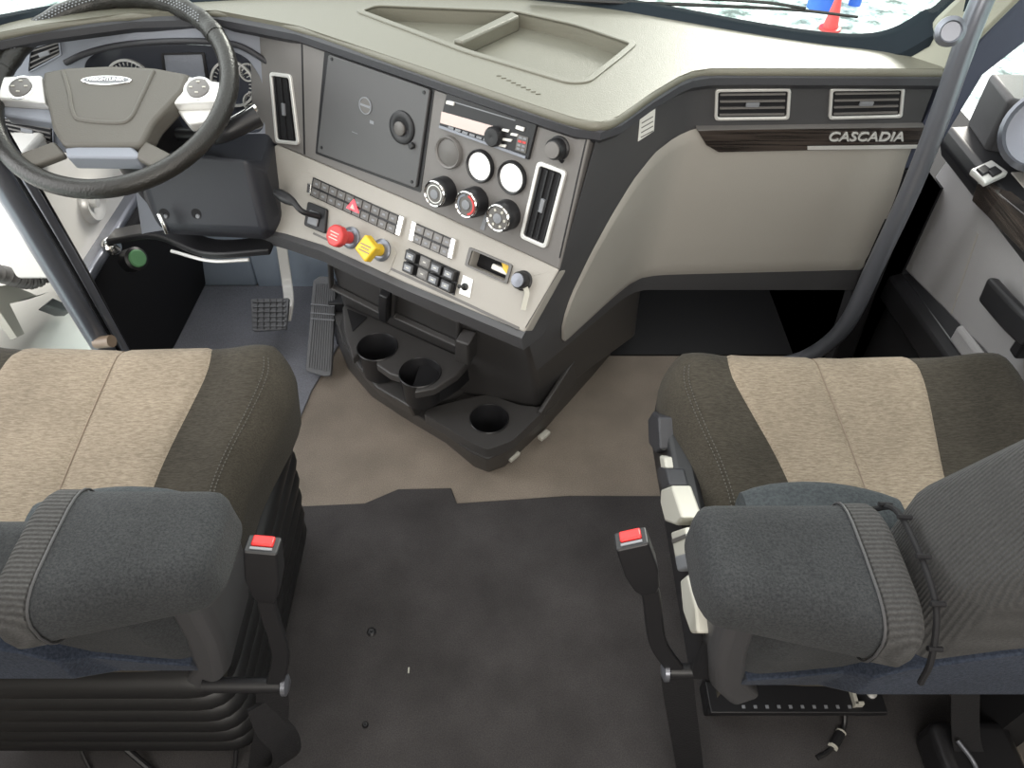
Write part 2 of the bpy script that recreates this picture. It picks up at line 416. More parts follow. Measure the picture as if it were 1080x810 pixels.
# --- top skin with the recessed tray
tf = [(-1.0, 1.40), (-.885, 1.475), (-.74, 1.53), (-.575, 1.545), (-.40, 1.468)]
pA = (.125, 1.083); pB_ = (.345, 1.29)
front = tf + [(-.2, 1.322), (.03, 1.152)] + [(.10, 1.103), (.135, 1.092), (.165, 1.112)] + [(.225, 1.190), (.278, 1.250), (.305, 1.272), (.34, 1.283), (.40, 1.284), (.55, 1.283), (.735, 1.281)]
back = [(.725, 1.33), (.66, 1.372), (.56, 1.40), (.45, 1.445), (.30, 1.52), (.17, 1.58), (0, 1.625), (-.3, 1.645), (-.6, 1.605), (-.86, 1.55), (-.98, 1.47)]
tray_px = [(373, 12), (395, 4), (545, 10), (612, 25), (674, 46), (655, 62), (622, 88), (600, 89), (490, 56)]
tray = rnd(PT.pp(tray_px), .02, 6)
tray_in = scale2(tray, d=.013)
# make sure the inner loop really lies inside
def area(p): return abs(sum(p[i - 1][0] * p[i][1] - p[i][0] * p[i - 1][1] for i in range(len(p)))) / 2
if area(tray_in) > area(tray): tray_in = scale2(tray, d=-.013)
plate('dash_top', PT, front + back, -.018, 0, 'top', dash, holes=[tray_in])
def fedge(bm):
    c_ = V3((-.2, 2.2, 0)); tube(bm, [V3((p[0], p[1], ZT - .0085)) + (V3((c_.x - p[0], c_.y - p[1], 0)).normalized() * .004) for p in front], .0085, 12, 4)
obj('front_edge', 'top', dash, fedge)
plate('tray_rim', PT, tray, -.004, .0025, 'top', dash, holes=[tray_in], bev=.0015)
bm = bmesh.new(); prism(bm, PT, tray_in, -.032, -.026)
t_i = [bm.verts.new(PT.w(p, -.004)) for p in tray_in]; b_i = [bm.verts.new(PT.w(p, -.030)) for p in scale2(tray_in, d=.003)]
for i in range(len(t_i)): bm.faces.new((t_i[i], t_i[(i + 1) % len(t_i)], b_i[(i + 1) % len(t_i)], b_i[i]))
adopt(dash, link('storage_tray', bm, 'top'))
dv = PT.pp([(478, 42), (487, 45), (548, 17), (540, 12)])
plate('tray_divider', PT, dv, -.028, .001, 'top', dash, bev=.004)
# defroster embossing lines near the front edge
def emboss(bm):
    for k in range(9):
        q = PT.px(528 + k * 5.2, 80 + k * 2.4); box(bm, (q[0] - .007, q[1] - .0012, ZT - .001), (q[0] + .001, q[1] + .0012, ZT + .0012))
obj('embossed_mark', 'top', dash, emboss)
# --- dark lip under the top skin
def lip(bm):
    n = len(front); lo = []
    for i, p in enumerate(front):
        a = V3((*front[max(i - 1, 0)], 0)); b = V3((*front[min(i + 1, n - 1)], 0)); t = (b - a).normalized(); o_ = V3((t.y, -t.x, 0))
        P = V3((*p, 0))
        lo.append([P + o_ * .000 + V3((0, 0, ZT - .008)), P + o_ * .007 + V3((0, 0, ZT - .014)), P + o_ * .008 + V3((0, 0, ZT - .026)), P - o_ * .004 + V3((0, 0, ZT - .038)), P - o_ * .05 + V3((0, 0, ZT - .038)), P - o_ * .05 + V3((0, 0, ZT - .012))])
    loft(bm, lo)
obj('dash_lip', 'lip', dash, lip, smooth=True)

def vent(pl, quad, fr, nslat, vertical, parent, depth=.035, fm='silver', name='air_vent'):
    """framed louvre: ring, dark box, blades, tab"""
    q = pl.pp(quad); outer = rnd(q, fr * 1.4, 5); inner = rnd(scale2(q, d=fr), fr * .8, 5)
    if area(inner) > area(outer): inner = rnd(scale2(q, d=-fr), fr * .8, 5)
    bm = bmesh.new(); prism(bm, pl, outer, -.002, .005, holes=[inner])
    v = adopt(parent, link(name, bm, fm, bev=.0012))
    bm = bmesh.new(); prism(bm, pl, inner, 0, .0012); o = link('vent_cavity', bm, 'void'); o.parent = v
    c = [V3((*p, 0)) for p in scale2(q, f=.86)]
    for k in range(nslat):
        t = (k + .5) / nslat
        if vertical: A = c[0].lerp(c[1], t); B = c[3].lerp(c[2], t); dd = (c[1] - c[0]).normalized()
        else: A = c[0].lerp(c[3], t); B = c[1].lerp(c[2], t); dd = (c[3] - c[0]).normalized()
        hw = dd * .0016
        bm = bmesh.new()
        prism(bm, pl, [((A - hw).x, (A - hw).y), ((B - hw).x, (B - hw).y), ((B + hw).x, (B + hw).y), ((A + hw).x, (A + hw).y)], .0012, .0042)
        s = link('louvre', bm, 'panel' if not vertical else 'black'); s.parent = v
    m = (c[0] + c[1] + c[2] + c[3]) / 4; u = ((c[3] - c[0]) if vertical else (c[1] - c[0])).normalized(); w_ = V3((-u.y, u.x, 0))
    bm = bmesh.new(); pts = [m + u * .012 + w_ * .004, m - u * .012 + w_ * .004, m - u * .012 - w_ * .004, m + u * .012 - w_ * .004]
    prism(bm, pl, [(p.x, p.y) for p in pts], .001, .006); s = link('vent_tab', bm, 'ggrey', bev=.001); s.parent = v
    return v

# --- upper centre panel (angled to the driver)
scr = [(343, 50), (459, 91), (444, 203), (333, 162)]
upper = PB.pp([(262, 14), (318, 32), (450, 84), (560, 123), (622, 145), (590, 285), (560, 271), (440, 216), (312, 161), (266, 142)])
plate('upper_panel', PB, upper, -.05, 0, 'panel', dash, bev=.003)
# slim seam left of the cover plate
sm = PB.pp([(317.5, 36), (319, 36.5), (322, 163), (320.5, 162.5)]); plate('panel_seam', PB, sm, 0, .0008, 'black', dash)
sm = PB.pp([(618, 146), (619.3, 146), (591, 272), (589.6, 272)]); plate('panel_seam', PB, sm, 0, .0008, 'black', dash)
q = PB.pp(scr)
bm = bmesh.new(); prism(bm, PB, rnd(q, .004), -.001, .0012); adopt(dash, link('cover_recess', bm, 'black'))
inn = PB.pp([(349, 57), (456, 94), (441, 198), (337, 160)])
cp = plate('cover_plate', PB, inn, .001, .007, 'screen', dash, r=.006, bev=.0015)
for s in ((353, 62), (450, 97), (437, 191), (342, 155)):
    c = PB.px(*s); bm = bmesh.new(); cyl(bm, PB.w(c, .007), PB.n, .0032, .0028, 0, .0016, 14); adopt(cp, link('screw', bm, 'black')); COL.objects[-1] if False else None
c = PB.px(388.5, 111)
bm = bmesh.new(); prism(bm, PB, circ(c, .0155), .007, .009, holes=[circ(c, .0135)]); bd = adopt(cp, link('round_badge', bm, 'ggrey'))
bm = bmesh.new(); prism(bm, PB, circ(c, .0132), .007, .0082); adopt(bd, link('badge_face', bm, 'gblank'))
bm = bmesh.new(); prism(bm, PB, [(c[0] - .0125, c[1] - .002), (c[0] + .0125, c[1] - .002), (c[0] + .0125, c[1] + .002), (c[0] - .0125, c[1] + .002)], .0082, .009); adopt(bd, link('badge_bar', bm, 'ggrey'))
c = PB.px(427, 134)
bm = bmesh.new(); lathe(bm, PB.w(c, .007), PB.n, [(.030, 0), (.029, .003), (.026, .0045), (.018, .0045), (.0145, .002), (.0, .002)]); rg = adopt(cp, link('round_dial', bm, 'black'))
c2 = PB.px(425.5, 135); bm = bmesh.new(); lathe(bm, PB.w(c2, .009), PB.n, [(.0125, 0), (.0125, .003), (.011, .0042), (0, .0042)]); adopt(rg, link('dial_cap', bm, 'gblank'))
c = PB.px(438, 153); bm = bmesh.new(); lathe(bm, PB.w(c, .007), PB.n, [(.006, 0), (.006, .006), (.004, .008), (0, .008)]); adopt(rg, link('push_button', bm, 'black'))
for a, b in (((393, 126), (397, 131)), ((374, 138), (380, 141))):
    p0 = PB.px(*a); p1 = PB.px(*b); plate('printed_mark', PB, [(p0[0], p0[1]), (p1[0], p0[1]), (p1[0], p1[1]), (p0[0], p1[1])], .007, .0074, 'ggrey', cp)
vent(PB, [(285.5, 75.5), (308, 78.5), (317, 153), (292, 150.5)], .007, 3, True, dash)
vent(PB, [(568, 169), (599, 180), (577, 262.5), (549, 250)], .0068, 4, True, dash, fm='silver')
# --- radio
rq = PB.pp([(474, 96), (568.5, 129), (559, 168), (465, 134)])
rad = plate('radio', PB, rq, -.001, .006, 'black', dash, bev=.001)
def rsub(name, quad, h, m, bev=0):
    bm = bmesh.new(); prism(bm, PB, PB.pp(quad), .005, h); o = link(name, bm, m, bev=bev); adopt(rad, o); o.matrix_parent_inverse = Matrix.Identity(4); return o
rsub('display', [(468.5, 117), (527, 133.5), (520.5, 144.5), (467, 129)], .0075, 'lcd')
rsub('lower_trim', [(466.5, 131.5), (557, 164), (556.5, 166.5), (466, 134)], .0085, 'hood')
rsub('disc_slot', [(476, 105), (546, 126), (545.5, 127), (475.5, 106)], .0068, 'ggrey')
for k in range(6):
    x = 476 + k * 7.4; y = 132.2 + k * 2.55; rsub('preset_button', [(x, y), (x + 5.6, y + 1.9), (x + 5, y + 4.2), (x - .6, y + 2.3)], .0082, 'ggrey')
rsub('side_button', [(474, 105.5), (482, 107), (481.5, 111), (473.5, 109)], .009, 'white', .0005)
rsub('side_button', [(547.5, 131.5), (556, 134), (555, 138), (546.5, 135)], .009, 'white', .0005)
for a in ((536, 136.5, 5), (537.5, 146.5, 7), (532.5, 152.5, 5.5), (545, 141, 5)):
    x, y, wd = a; rsub('round_button', [(x - wd * .6, y - 1.6), (x + wd * .8, y - .3), (x + wd * .6, y + 2.4), (x - wd * .8, y + .8)], .0088, 'white', .0005)
rsub('keypad', [(549, 141), (560, 144.5), (557, 161), (546, 157.5)], .0078, 'gblank')
for i in range(2):
    for j in range(4):
        x = 550.5 + i * 4.5 - j * .8; y = 142.8 + i * 1.3 + j * 3.9; rsub('keypad_button', [(x, y), (x + 3.6, y + 1.1), (x + 3.1, y + 3.2), (x - .5, y + 2.1)], .0088, 'knobred' if j == 1 else 'ggrey')
c = PB.px(525, 143); bm = bmesh.new(); lathe(bm, PB.w(c, .006), PB.n, [(.0165, 0), (.0165, .010), (.014, .014), (.006, .0145), (0, .0135)]); adopt(rad, link('volume_knob', bm, 'black')).matrix_parent_inverse = Matrix.Identity(4)
# --- gauges and climate knobs
def gauge(x, y, r, face, nm):
    c = PB.px(x, y); bm = bmesh.new(); lathe(bm, PB.w(c), PB.n, [(r, 0), (r, .006), (r * .93, .009), (r * .84, .007), (r * .82, .004)]); g_ = adopt(dash, link(nm, bm, 'black' if face == 'gauge' else 'panel'))
    bm = bmesh.new(); lathe(bm, PB.w(c), PB.n, [(r * .83, .0), (r * .83, .0045), (r * .6, .0062), (0, .007)]); o = link('gauge_face', bm, face); o.parent = g_
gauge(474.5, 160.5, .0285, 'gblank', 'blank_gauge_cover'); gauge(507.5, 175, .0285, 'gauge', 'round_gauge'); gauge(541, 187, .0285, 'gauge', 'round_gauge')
def knob(x, y, kind):
    c = PB.px(x, y); P = PB.w(c); bm = bmesh.new(); lathe(bm, P, PB.n, [(.0265, 0), (.0262, .018), (.0245, .0285), (.0235, .0295), (.0205, .0295)]); k = adopt(dash, link('climate_knob', bm, 'black'))
    bm = bmesh.new(); lathe(bm, P, PB.n, [(.0238, .029), (.0238, .0325), (.0222, .0338), (.0205, .0325), (.0205, .029)]); o = link('knob_ring', bm, 'chrome'); o.parent = k
    bm = bmesh.new(); lathe(bm, P, PB.n, [(.0206, .028), (.0206, .0315), (0, .0318)]); o = link('knob_face', bm, 'gblank'); o.parent = k
    pl = Plane(P, PB.n, PB.a)
    if kind == 1:
        for m_, a0, a1 in (('redlit', -70, 80), ('blue', 100, 230)):
            pts = [(.0185 * math.cos(math.radians(a0 + (a1 - a0) * i / 14)), .0185 * math.sin(math.radians(a0 + (a1 - a0) * i / 14))) for i in range(15)]
            pts += [(.0150 * math.cos(math.radians(a1 - (a1 - a0) * i / 14)), .0150 * math.sin(math.radians(a1 - (a1 - a0) * i / 14))) for i in range(15)]
            bm = bmesh.new(); prism(bm, pl, pts, .031, .0328); o = link('temperature_arc', bm, 'knobred' if m_ == 'redlit' else 'steel'); o.parent = k
    elif kind == 0:
        bm = bmesh.new(); prism(bm, pl, circ((0, 0), .0165), .031, .0326, holes=[circ((0, 0), .0150)]); o = link('dial_ring', bm, 'silver'); o.parent = k
    else:
        for i in range(6):
            a = i * math.pi / 3; bm = bmesh.new(); prism(bm, pl, circ((.0145 * math.cos(a), .0145 * math.sin(a)), .0026, 8), .031, .0326); o = link('mode_mark', bm, 'offwhite'); o.parent = k
    bm = bmesh.new(); lathe(bm, P, PB.n, [(.0085, .031), (.0085, .0335), (0, .034)]); o = link('knob_button', bm, 'ggrey'); o.parent = k
knob(470, 201, 0); knob(503, 212, 1); knob(536, 226, 2)
sm = PB.pp([(513, 222), (516.5, 223), (511, 243), (506.5, 241.5)]); plate('indicator_strip', PB, sm, 0, .0012, 'ggrey', dash)
def socket(pl, x, y, r, strap=None, parent=dash, cm='panel'):
    c = pl.px(x, y); P = pl.w(c); bm = bmesh.new(); lathe(bm, P, pl.n, [(r * 1.15, 0), (r * 1.15, .003), (r, .005), (r, .017), (r * .85, .021), (0, .022)]); s = adopt(parent, link('power_socket', bm, 'black'))
    bm = bmesh.new(); lathe(bm, P, pl.n, [(r * .8, .018), (r * .78, .0235), (0, .024)]); o = link('socket_cap', bm, cm); o.parent = s
    if strap:
        bm = bmesh.new(); tube(bm, [pl.w(pl.px(*p), .008) for p in strap[0]], .002, 8, 5, flat=(.002, strap[2])); o = link('cap_strap', bm, strap[1]); o.parent = s
socket(PB, 590, 156, .0165, ([(592, 162), (594, 168), (597, 170)], 'black', .006))

# --- lower greige panel
lower = PE.pp([(268, 165), (292, 152), (440, 215), (560, 270), (590, 284), (553, 351), (430, 300), (340, 259), (300, 247), (268, 242)])
holes_px = [(499, 264), (538, 280.5), (533, 296.5), (494.5, 279.5)]
hole = PE.pp(holes_px)
plate('lower_panel', PE, lower, -.03, 0, 'greige', dash, holes=[rnd(hole, .003)], bev=.004, seg=3)
bm = bmesh.new(); prism(bm, PE, scale2(hole, f=1.18), -.05, -.029); adopt(dash, link('pocket_floor', bm, 'void'))
fq = PE.pp([(496, 260.5), (541.5, 279.5), (535.5, 300), (491, 280)]); bm = bmesh.new(); prism(bm, PE, rnd(fq, .004), 0, .004, holes=[rnd(hole, .003)]); adopt(dash, link('pocket_frame', bm, 'gblank', bev=.001))
sm = PE.pp([(330, 247), (331, 245), (430, 290), (548, 345), (547, 348), (430, 293)]); plate('panel_seam', PE, sm, 0, .0008, 'gblank', dash)
def bank(q4, cols, nm, mm='gblank', ends=True, row_gap=.08, parent=dash, h=.006):
    Q = [V3((*PE.px(*p), 0)) for p in q4]
    b = plate(nm, PE, [(v.x, v.y) for v in Q], 0, .0025, 'black', parent)
    def at(u, v): a = Q[0].lerp(Q[1], u); c_ = Q[3].lerp(Q[2], u); r = a.lerp(c_, v); return (r.x, r.y)
    u0 = .02; u1 = .98
    for i in range(cols):
        for j in range(2):
            a0 = u0 + (u1 - u0) * (i + .05) / cols; a1 = u0 + (u1 - u0) * (i + .95) / cols; v0 = .06 + j * .5; v1 = v0 + .39
            bm = bmesh.new(); prism(bm, PE, [at(a0, v0), at(a1, v0), at(a1, v1), at(a0, v1)], .002, h); o = link('switch_button', bm, mm, bev=.0008); o.parent = b
            bm = bmesh.new(); uc = (a0 + a1) / 2; d_ = (a1 - a0) * .18; prism(bm, PE, [at(uc - d_, v0 + .15), at(uc + d_, v0 + .15), at(uc + d_, v0 + .25), at(uc - d_, v0 + .25)], h - .0005, h + .0005); o2 = link('switch_mark', bm, 'ggrey')
            o2.parent = o if False else b
    return b, at
b1, at1 = bank([(331, 187), (424, 228.5), (419.5, 249), (327.5, 206)], 10, 'switch_bank')
for q in ([(327, 193.5), (331, 195), (330, 205), (326, 203.5)], [(423.5, 227.5), (428.5, 229.5), (423.5, 249.5), (419, 247.5)]):
    bm = bmesh.new(); prism(bm, PE, PE.pp(q), 0, .008); o = link('bank_end', bm, 'chrome', bev=.001); o.parent = b1
bm = bmesh.new(); prism(bm, PE, PE.pp([(375.5, 210.5), (381, 225.5), (367.5, 219.5)]), .005, .0075); o = link('hazard_triangle', bm, 'redlit', bev=.0008); o.parent = b1
bm = bmesh.new(); prism(bm, PE, PE.pp([(374.8, 215.5), (377, 222), (372, 219.8)]), .0074, .0085); o = link('hazard_centre', bm, 'offwhite'); o.parent = b1
b2, _ = bank([(440, 235.5), (480, 253), (475, 273), (435, 255)], 4, 'switch_bank', mm='panel')
for q in ([(437, 233.5), (441.5, 235.5), (437.5, 255), (433, 253)], [(478.5, 251), (483, 253), (478.5, 273.5), (474, 271.5)]):
    bm = bmesh.new(); prism(bm, PE, PE.pp(q), 0, .008); o = link('bank_end', bm, 'chrome', bev=.001); o.parent = b2
# rocker switches 4 x 2
Q = [V3((*PE.px(*p), 0)) for p in ((432, 262), (485.5, 286.5), (479.5, 311.5), (427, 286.5))]
rk = plate('rocker_block', PE, [(v.x, v.y) for v in Q], 0, .003, 'black', dash)
def atq(u, v): a = Q[0].lerp(Q[1], u); c_ = Q[3].lerp(Q[2], u); r = a.lerp(c_, v); return (r.x, r.y)
for i in range(4):
    for j in range(2):
        a0 = .02 + i * .25; a1 = a0 + .21; v0 = .04 + .49 * j; v1 = v0 + .42
        hh = .015 if i != 1 else .008
        bm = bmesh.new(); prism(bm, PE, [atq(a0, v0), atq(a1, v0), atq(a1, v1), atq(a0, v1)], .002, hh); o = link('rocker_switch', bm, 'black' if i != 1 else 'gblank', bev=.002); o.parent = rk
        bm = bmesh.new(); prism(bm, PE, [atq(a0 + .04, v0 + .1), atq(a1 - .04, v0 + .1), atq(a1 - .04, v1 - .1), atq(a0 + .04, v1 - .1)], hh - .001, hh + .0006); o = link('switch_face', bm, 'ggrey' if i != 1 else 'panel'); o.parent = rk
        bm = bmesh.new(); prism(bm, PE, [atq(a0 + .08, v0 + .18), atq(a1 - .08, v0 + .18), atq(a1 - .08, v0 + .23), atq(a0 + .08, v0 + .23)], hh, hh + .0012); o = link('switch_mark', bm, 'offwhite'); o.parent = rk
# toggle on a small bright plate
tp = plate('toggle_plate', PE, PE.pp([(489, 290), (499.5, 295), (496, 314), (484.5, 309.5)]), 0, .002, 'silver', dash, bev=.0005)
c = PE.px(491, 302.5); bm = bmesh.new(); lathe(bm, PE.w(c), PE.n, [(.007, .001), (.007, .004), (.003, .006), (.0025, .018), (.004, .022), (0, .024)]); o = link('toggle_lever', bm, 'black'); o.parent = tp
socket(PE, 552, 296, .0155, ([(556, 303), (558, 309), (556, 318), (554, 327)], 'offwhite', .009), cm='steel')
# trailer brake hand lever
hb = plate('lever_base', PE, PE.pp([(327, 213), (347, 221), (345, 247), (323, 238)]), 0, .008, 'black', dash, r=.005, bev=.002)
plate_ = PE.pp([(331, 222), (341, 226), (338, 240), (328, 236)]); bm = bmesh.new(); prism(bm, PE, plate_, .008, .013); o = link('lever_gate', bm, 'ggrey', bev=.002); o.parent = hb
def lev(bm):
    a = PE.w(PE.px(340, 229), .01); b = PE.w(PE.px(336, 226), .045); c_ = b + e * -.022 + V3((0, 0, .012)); d_ = c_ + e * -.05 + V3((0, 0, .006))
    tube(bm, [a, b, c_, c_.lerp(d_, .5), d_], lambda t: .006 + .006 * max(0, math.sin(max(0, t - .45) / .55 * math.pi * .85)), 12, 6)
bm = bmesh.new(); lev(bm); o = link('hand_lever', bm, 'black'); o.parent = hb
# parking brake valves
rc = plate('valve_recess', PE, PE.pp([(352, 234), (420, 264), (410, 290), (344, 258)]), -.0, .0012, 'greige', dash, r=.012, bev=.001)
def valve(x, y, n, m, ph, r):
    c = PE.px(x, y); P = PE.w(c); bm = bmesh.new(); lathe(bm, P, PE.n, [(.022, .0), (.022, .004), (.016, .008), (.014, .008)]); v = adopt(dash, link('brake_valve', bm, 'steel'))
    bm = bmesh.new(); cyl(bm, P, PE.n, .012, .013, .004, .035, 20); o = link('valve_stem', bm, m); o.parent = v
    pl = Plane(P, PE.n, PE.a); bm = bmesh.new(); prism(bm, pl, rnd(circ((0, 0), r, n, ph), .004, 3), .033, .052); o = link('valve_knob', bm, m, bev=.004, seg=3); o.parent = v
    for k in range(3):
        bm = bmesh.new(); w2 = r * (.5 - .12 * (k % 2)); y2 = .006 * (1 - k); prism(bm, pl, [(-w2, y2 - .001), (w2, y2 - .001), (w2, y2 + .001), (-w2, y2 + .001)], .0518, .0526); o = link('knob_lettering', bm, 'offwhite' if n == 8 else 'tan'); o.parent = v
valve(371, 251, 8, 'knobred', math.pi / 8, .0225)
valve(403, 264, 4, 'yellow', .35, .0265)

# items in the open slot of the dash
pk = obj('folded_paper', 'paper', None, lambda bm: prism(bm, PE, PE.pp([(516, 277), (534, 285), (532, 291), (514, 283)]), -.028, -.010), bev=.003); tag(pk, 'small folded white paper lying in the open dash slot', 'paper')
pk = obj('yellow_tag', 'yellow', None, lambda bm: prism(bm, PE, PE.pp([(527, 275.5), (536, 279), (533, 289), (529, 284)]), -.009, -.005), bev=.001); tag(pk, 'small yellow tag on the folded paper in the dash slot', 'tag')

# lip under the lower panel
def under(bm):
    L = []
    for x, y in ((262, 236), (285, 243), (300, 247), (340, 260), (430, 301), (553, 352)):
        P = PE.w(PE.px(x, y)); L.append([P + nh * -.006 + V3((0, 0, .004)), P + nh * .008 + V3((0, 0, -.006)), P + nh * .002 + V3((0, 0, -.038)), P - nh * .06 + V3((0, 0, -.05)), P - nh * .12 + V3((0, 0, 0))])
    loft(bm, L)
obj('panel_underside', 'dark', dash, under, smooth=True)

# --- wrap surface from the centre corner to the passenger end
zs = [.925, .70, .605, .52, .42]
Lp = [(.133, 1.092), (.0825, 1.047), (.024, 1.003), (.036, 1.03), (.05, 1.08)]
T1 = [(.308, 1.292), (.293, 1.312), (.285, 1.322), (.277, 1.33), (.272, 1.337)]
T2 = [(.735, 1.292), (.757, 1.312), (.768, 1.322), (.775, 1.33), (.78, 1.337)]
def lerp2(a, b, t): return (a[0] + (b[0] - a[0]) * t, a[1] + (b[1] - a[1]) * t)
def wrow(i, f):
    def g(A): return lerp2(A[i], A[min(i + 1, 4)], f)
    l, t1, t2 = g(Lp), g(T1), g(T2); z = zs[i] + (zs[min(i + 1, 4)] - zs[i]) * f
    pts = [lerp2(l, t1, k / 10 * .80) for k in range(11)]
    a = lerp2(l, t1, .80); b = lerp2(t1, t2, .07)
    pts += [tuple(a[j] * (1 - s) ** 2 + t1[j] * 2 * s * (1 - s) + b[j] * s * s for j in (0, 1)) for s in [k / 10 for k in range(1, 11)]]
    pts += [lerp2(b, t2, k / 6) for k in range(1, 7)]
    return [V3((p[0], p[1], z)) for p in pts]
rows = []
for i in range(4):
    for f in [k / 6 for k in range(6)]: rows.append(wrow(i, f))
rows.append(wrow(3, 1.0))
def wsolid(bm):
    rr = [r + [q + V3((.0, .022, 0)) + V3((.015, 0, 0)) * 0 for q in reversed(r)] for r in rows]
    loft(bm, rr)
bmw = bmesh.new(); RW = [[bmw.verts.new(p) for p in r] for r in rows]
for A, B in zip(RW, RW[1:]):
    for i in range(len(A) - 1): bmw.faces.new((A[i], A[i + 1], B[i + 1], B[i]))
bmw.normal_update(); BV = BVHTree.FromBMesh(bmw); bmw.free()
obj('wrap_panel', 'dark', dash, wsolid)
def onW(x, y, h=0):
    r = ray(x, y).normalized(); loc, nn, ix, d = BV.ray_cast(CC, r)
    if loc is None:
        loc, nn, ix, d = BV.find_nearest(hit(x, y, V3((.5, 1.31, .7)), V3((0, 1, 0))))
    if nn.dot(CC - loc) < 0: nn = -nn
    return loc + nn * h
def poly_at(P, t):
    """point at arc fraction t of a polyline with given knot fractions"""
    for (a, p), (b, q) in zip(P, P[1:]):
        if t <= b + 1e-9:
            s = (t - a) / (b - a); return (p[0] + (q[0] - p[0]) * s, p[1] + (q[1] - p[1]) * s)
    return P[-1][1]
topc = [(0, (592, 357)), (.03, (592, 340)), (.08, (601, 312)), (.15, (622, 268)), (.22, (645, 226)), (.29, (667, 190)), (.36, (690, 161)), (.42, (712, 144)), (.47, (735, 134)), (1, (973, 131))]
botc = [(0, (592, 357)), (.03, (594, 359)), (.08, (605, 350)), (.15, (628, 330)), (.22, (646, 314)), (.29, (663, 300)), (.36, (676, 293)), (.42, (690, 290.5)), (.47, (705, 289.5)), (.6, (760, 288)), (.8, (840, 286)), (1, (914, 284))]
NU, NV = 44, 22
G = []
for i in range(NU + 1):
    t = poly_at(topc, i / NU); b = poly_at(botc, i / NU); colm = []
    for j in range(NV + 1):
        s = j / NV; bow = 9 * math.sin(math.pi * s) * (i / NU) ** 3
        x = t[0] + (b[0] - t[0]) * s + bow; y = t[1] + (b[1] - t[1]) * s
        ed = min(j, NV - j, i * 2, NU - i) ; colm.append(onW(x, y, .0065 if ed > 0 else .001))
    G.append(colm)
def gp(bm):
    R = [[bm.verts.new(p) for p in c_] for c_ in G]
    for A, B in zip(R, R[1:]):
        for j in range(NV):
            f = (A[j], A[j + 1], B[j + 1], B[j])
            try: bm.faces.new(f)
            except ValueError: pass
bm = bmesh.new(); gp(bm)
for f in list(bm.faces):
    if f.calc_area() < 1e-9: bm.faces.remove(f)
gpo = adopt(dash, link('glove_panel', bm, 'greige', smooth=True)); gpo.data.polygons.foreach_set('use_smooth', [True] * len(gpo.data.polygons))
PC = Plane((.5, 1.292, .925), (0, -.9957, -.0885), (1, 0, 0))
vent(PC, [(754, 93), (834, 92), (832, 125), (753, 126)], .0055, 4, False, dash, fm='silver')
vent(PC, [(875, 92), (954, 91), (951, 123), (873, 125)], .0055, 4, False, dash, fm='silver')
wt = plate('wood_trim', PC, PC.pp([(734, 133.5), (973, 130), (968, 153), (757, 157.5), (744, 150)]), 0, .011, 'wood', dash, bev=.002)
bm = bmesh.new(); prism(bm, PC, PC.pp([(734, 132.6), (973, 129.4), (973, 130.2), (734, 133.4)]), 0, .0125); o = link('trim_edge', bm, 'panel'); o.parent = wt
bm = bmesh.new(); prism(bm, PC, PC.pp([(850, 150.5), (968, 149), (967.5, 152.5), (850, 154)]), .01, .0125); o = link('trim_edge', bm, 'silver'); o.parent = wt
cc = PC.px(912, 140.5); tx = text('chrome_lettering', 'CASCADIA', PC, cc, .026, 'silver', dash, ext=.0014, h=.0128, sx=1.1)
# paper sticker on the wrap
def stick(bm):
    q = [onW(x, y, .0012) for x, y in ((675, 121), (691, 111), (689, 138), (672.5, 149))]; q2 = [onW(x, y, .0002) for x, y in ((675, 121), (691, 111), (689, 138), (672.5, 149))]
    loft(bm, [q, q2])
st = obj('warning_sticker', 'paper', dash, stick)
def stl(bm):
    for k in range(4):
        y = 125 + k * 5; q = [onW(676 - k * .3, y + 4, .0016), onW(688, y - 3, .0016), onW(688, y - 2, .0016), onW(676 - k * .3, y + 5, .0016)]; loft(bm, [q, [p + V3((0, 0, -.0003)) for p in q]])
o = obj('sticker_print', 'gblank', None, stl); o.parent = st
# dash end cap at the passenger door
obj('end_cap', 'dark', dash, lambda bm: loft(bm, [[V3((*T2[i], zs[i])), V3((T2[i][0] + .006, T2[i][1] + .01, zs[i])), V3((T2[i][0] + .0, 1.42, zs[i])), V3((T2[i][0] - .03, 1.42, zs[i]))] for i in range(5)]))

# --- instrument cluster bay (driver's side)
PF = Plane((-.7, 1.535, .90), (0, -.97, .24), (1, 0, 0))
arch_px = [(88, 84), (90, 64), (104, 54), (135, 48), (185, 46), (235, 49), (262, 62), (276, 84), (281, 118), (276, 140), (90, 140)]
arch = rnd(PF.pp(arch_px), .015, 4)
bay = PF.pp([(-70, 30), (60, 24), (240, 14), (316, 30), (322, 168), (268, 250), (150, 250), (138, 170), (60, 160), (-70, 160)])
plate('cluster_surround', PF, bay, -.006, 0, 'hood', dash, holes=[arch], bev=.001)
bm = bmesh.new(); ai = scale2(arch, f=.94)
A_ = [bm.verts.new(PF.w(p, 0)) for p in arch]; B_ = [bm.verts.new(PF.w(p, -.03)) for p in ai]
for i in range(len(A_)): bm.faces.new((A_[i], A_[(i + 1) % len(A_)], B_[(i + 1) % len(A_)], B_[i]))
prism(bm, PF, ai, -.034, -.03); cl = adopt(dash, link('instrument_cluster', bm, 'dial'))
PF2 = Plane(PF.P - PF.n * .03, PF.n, PF.a)
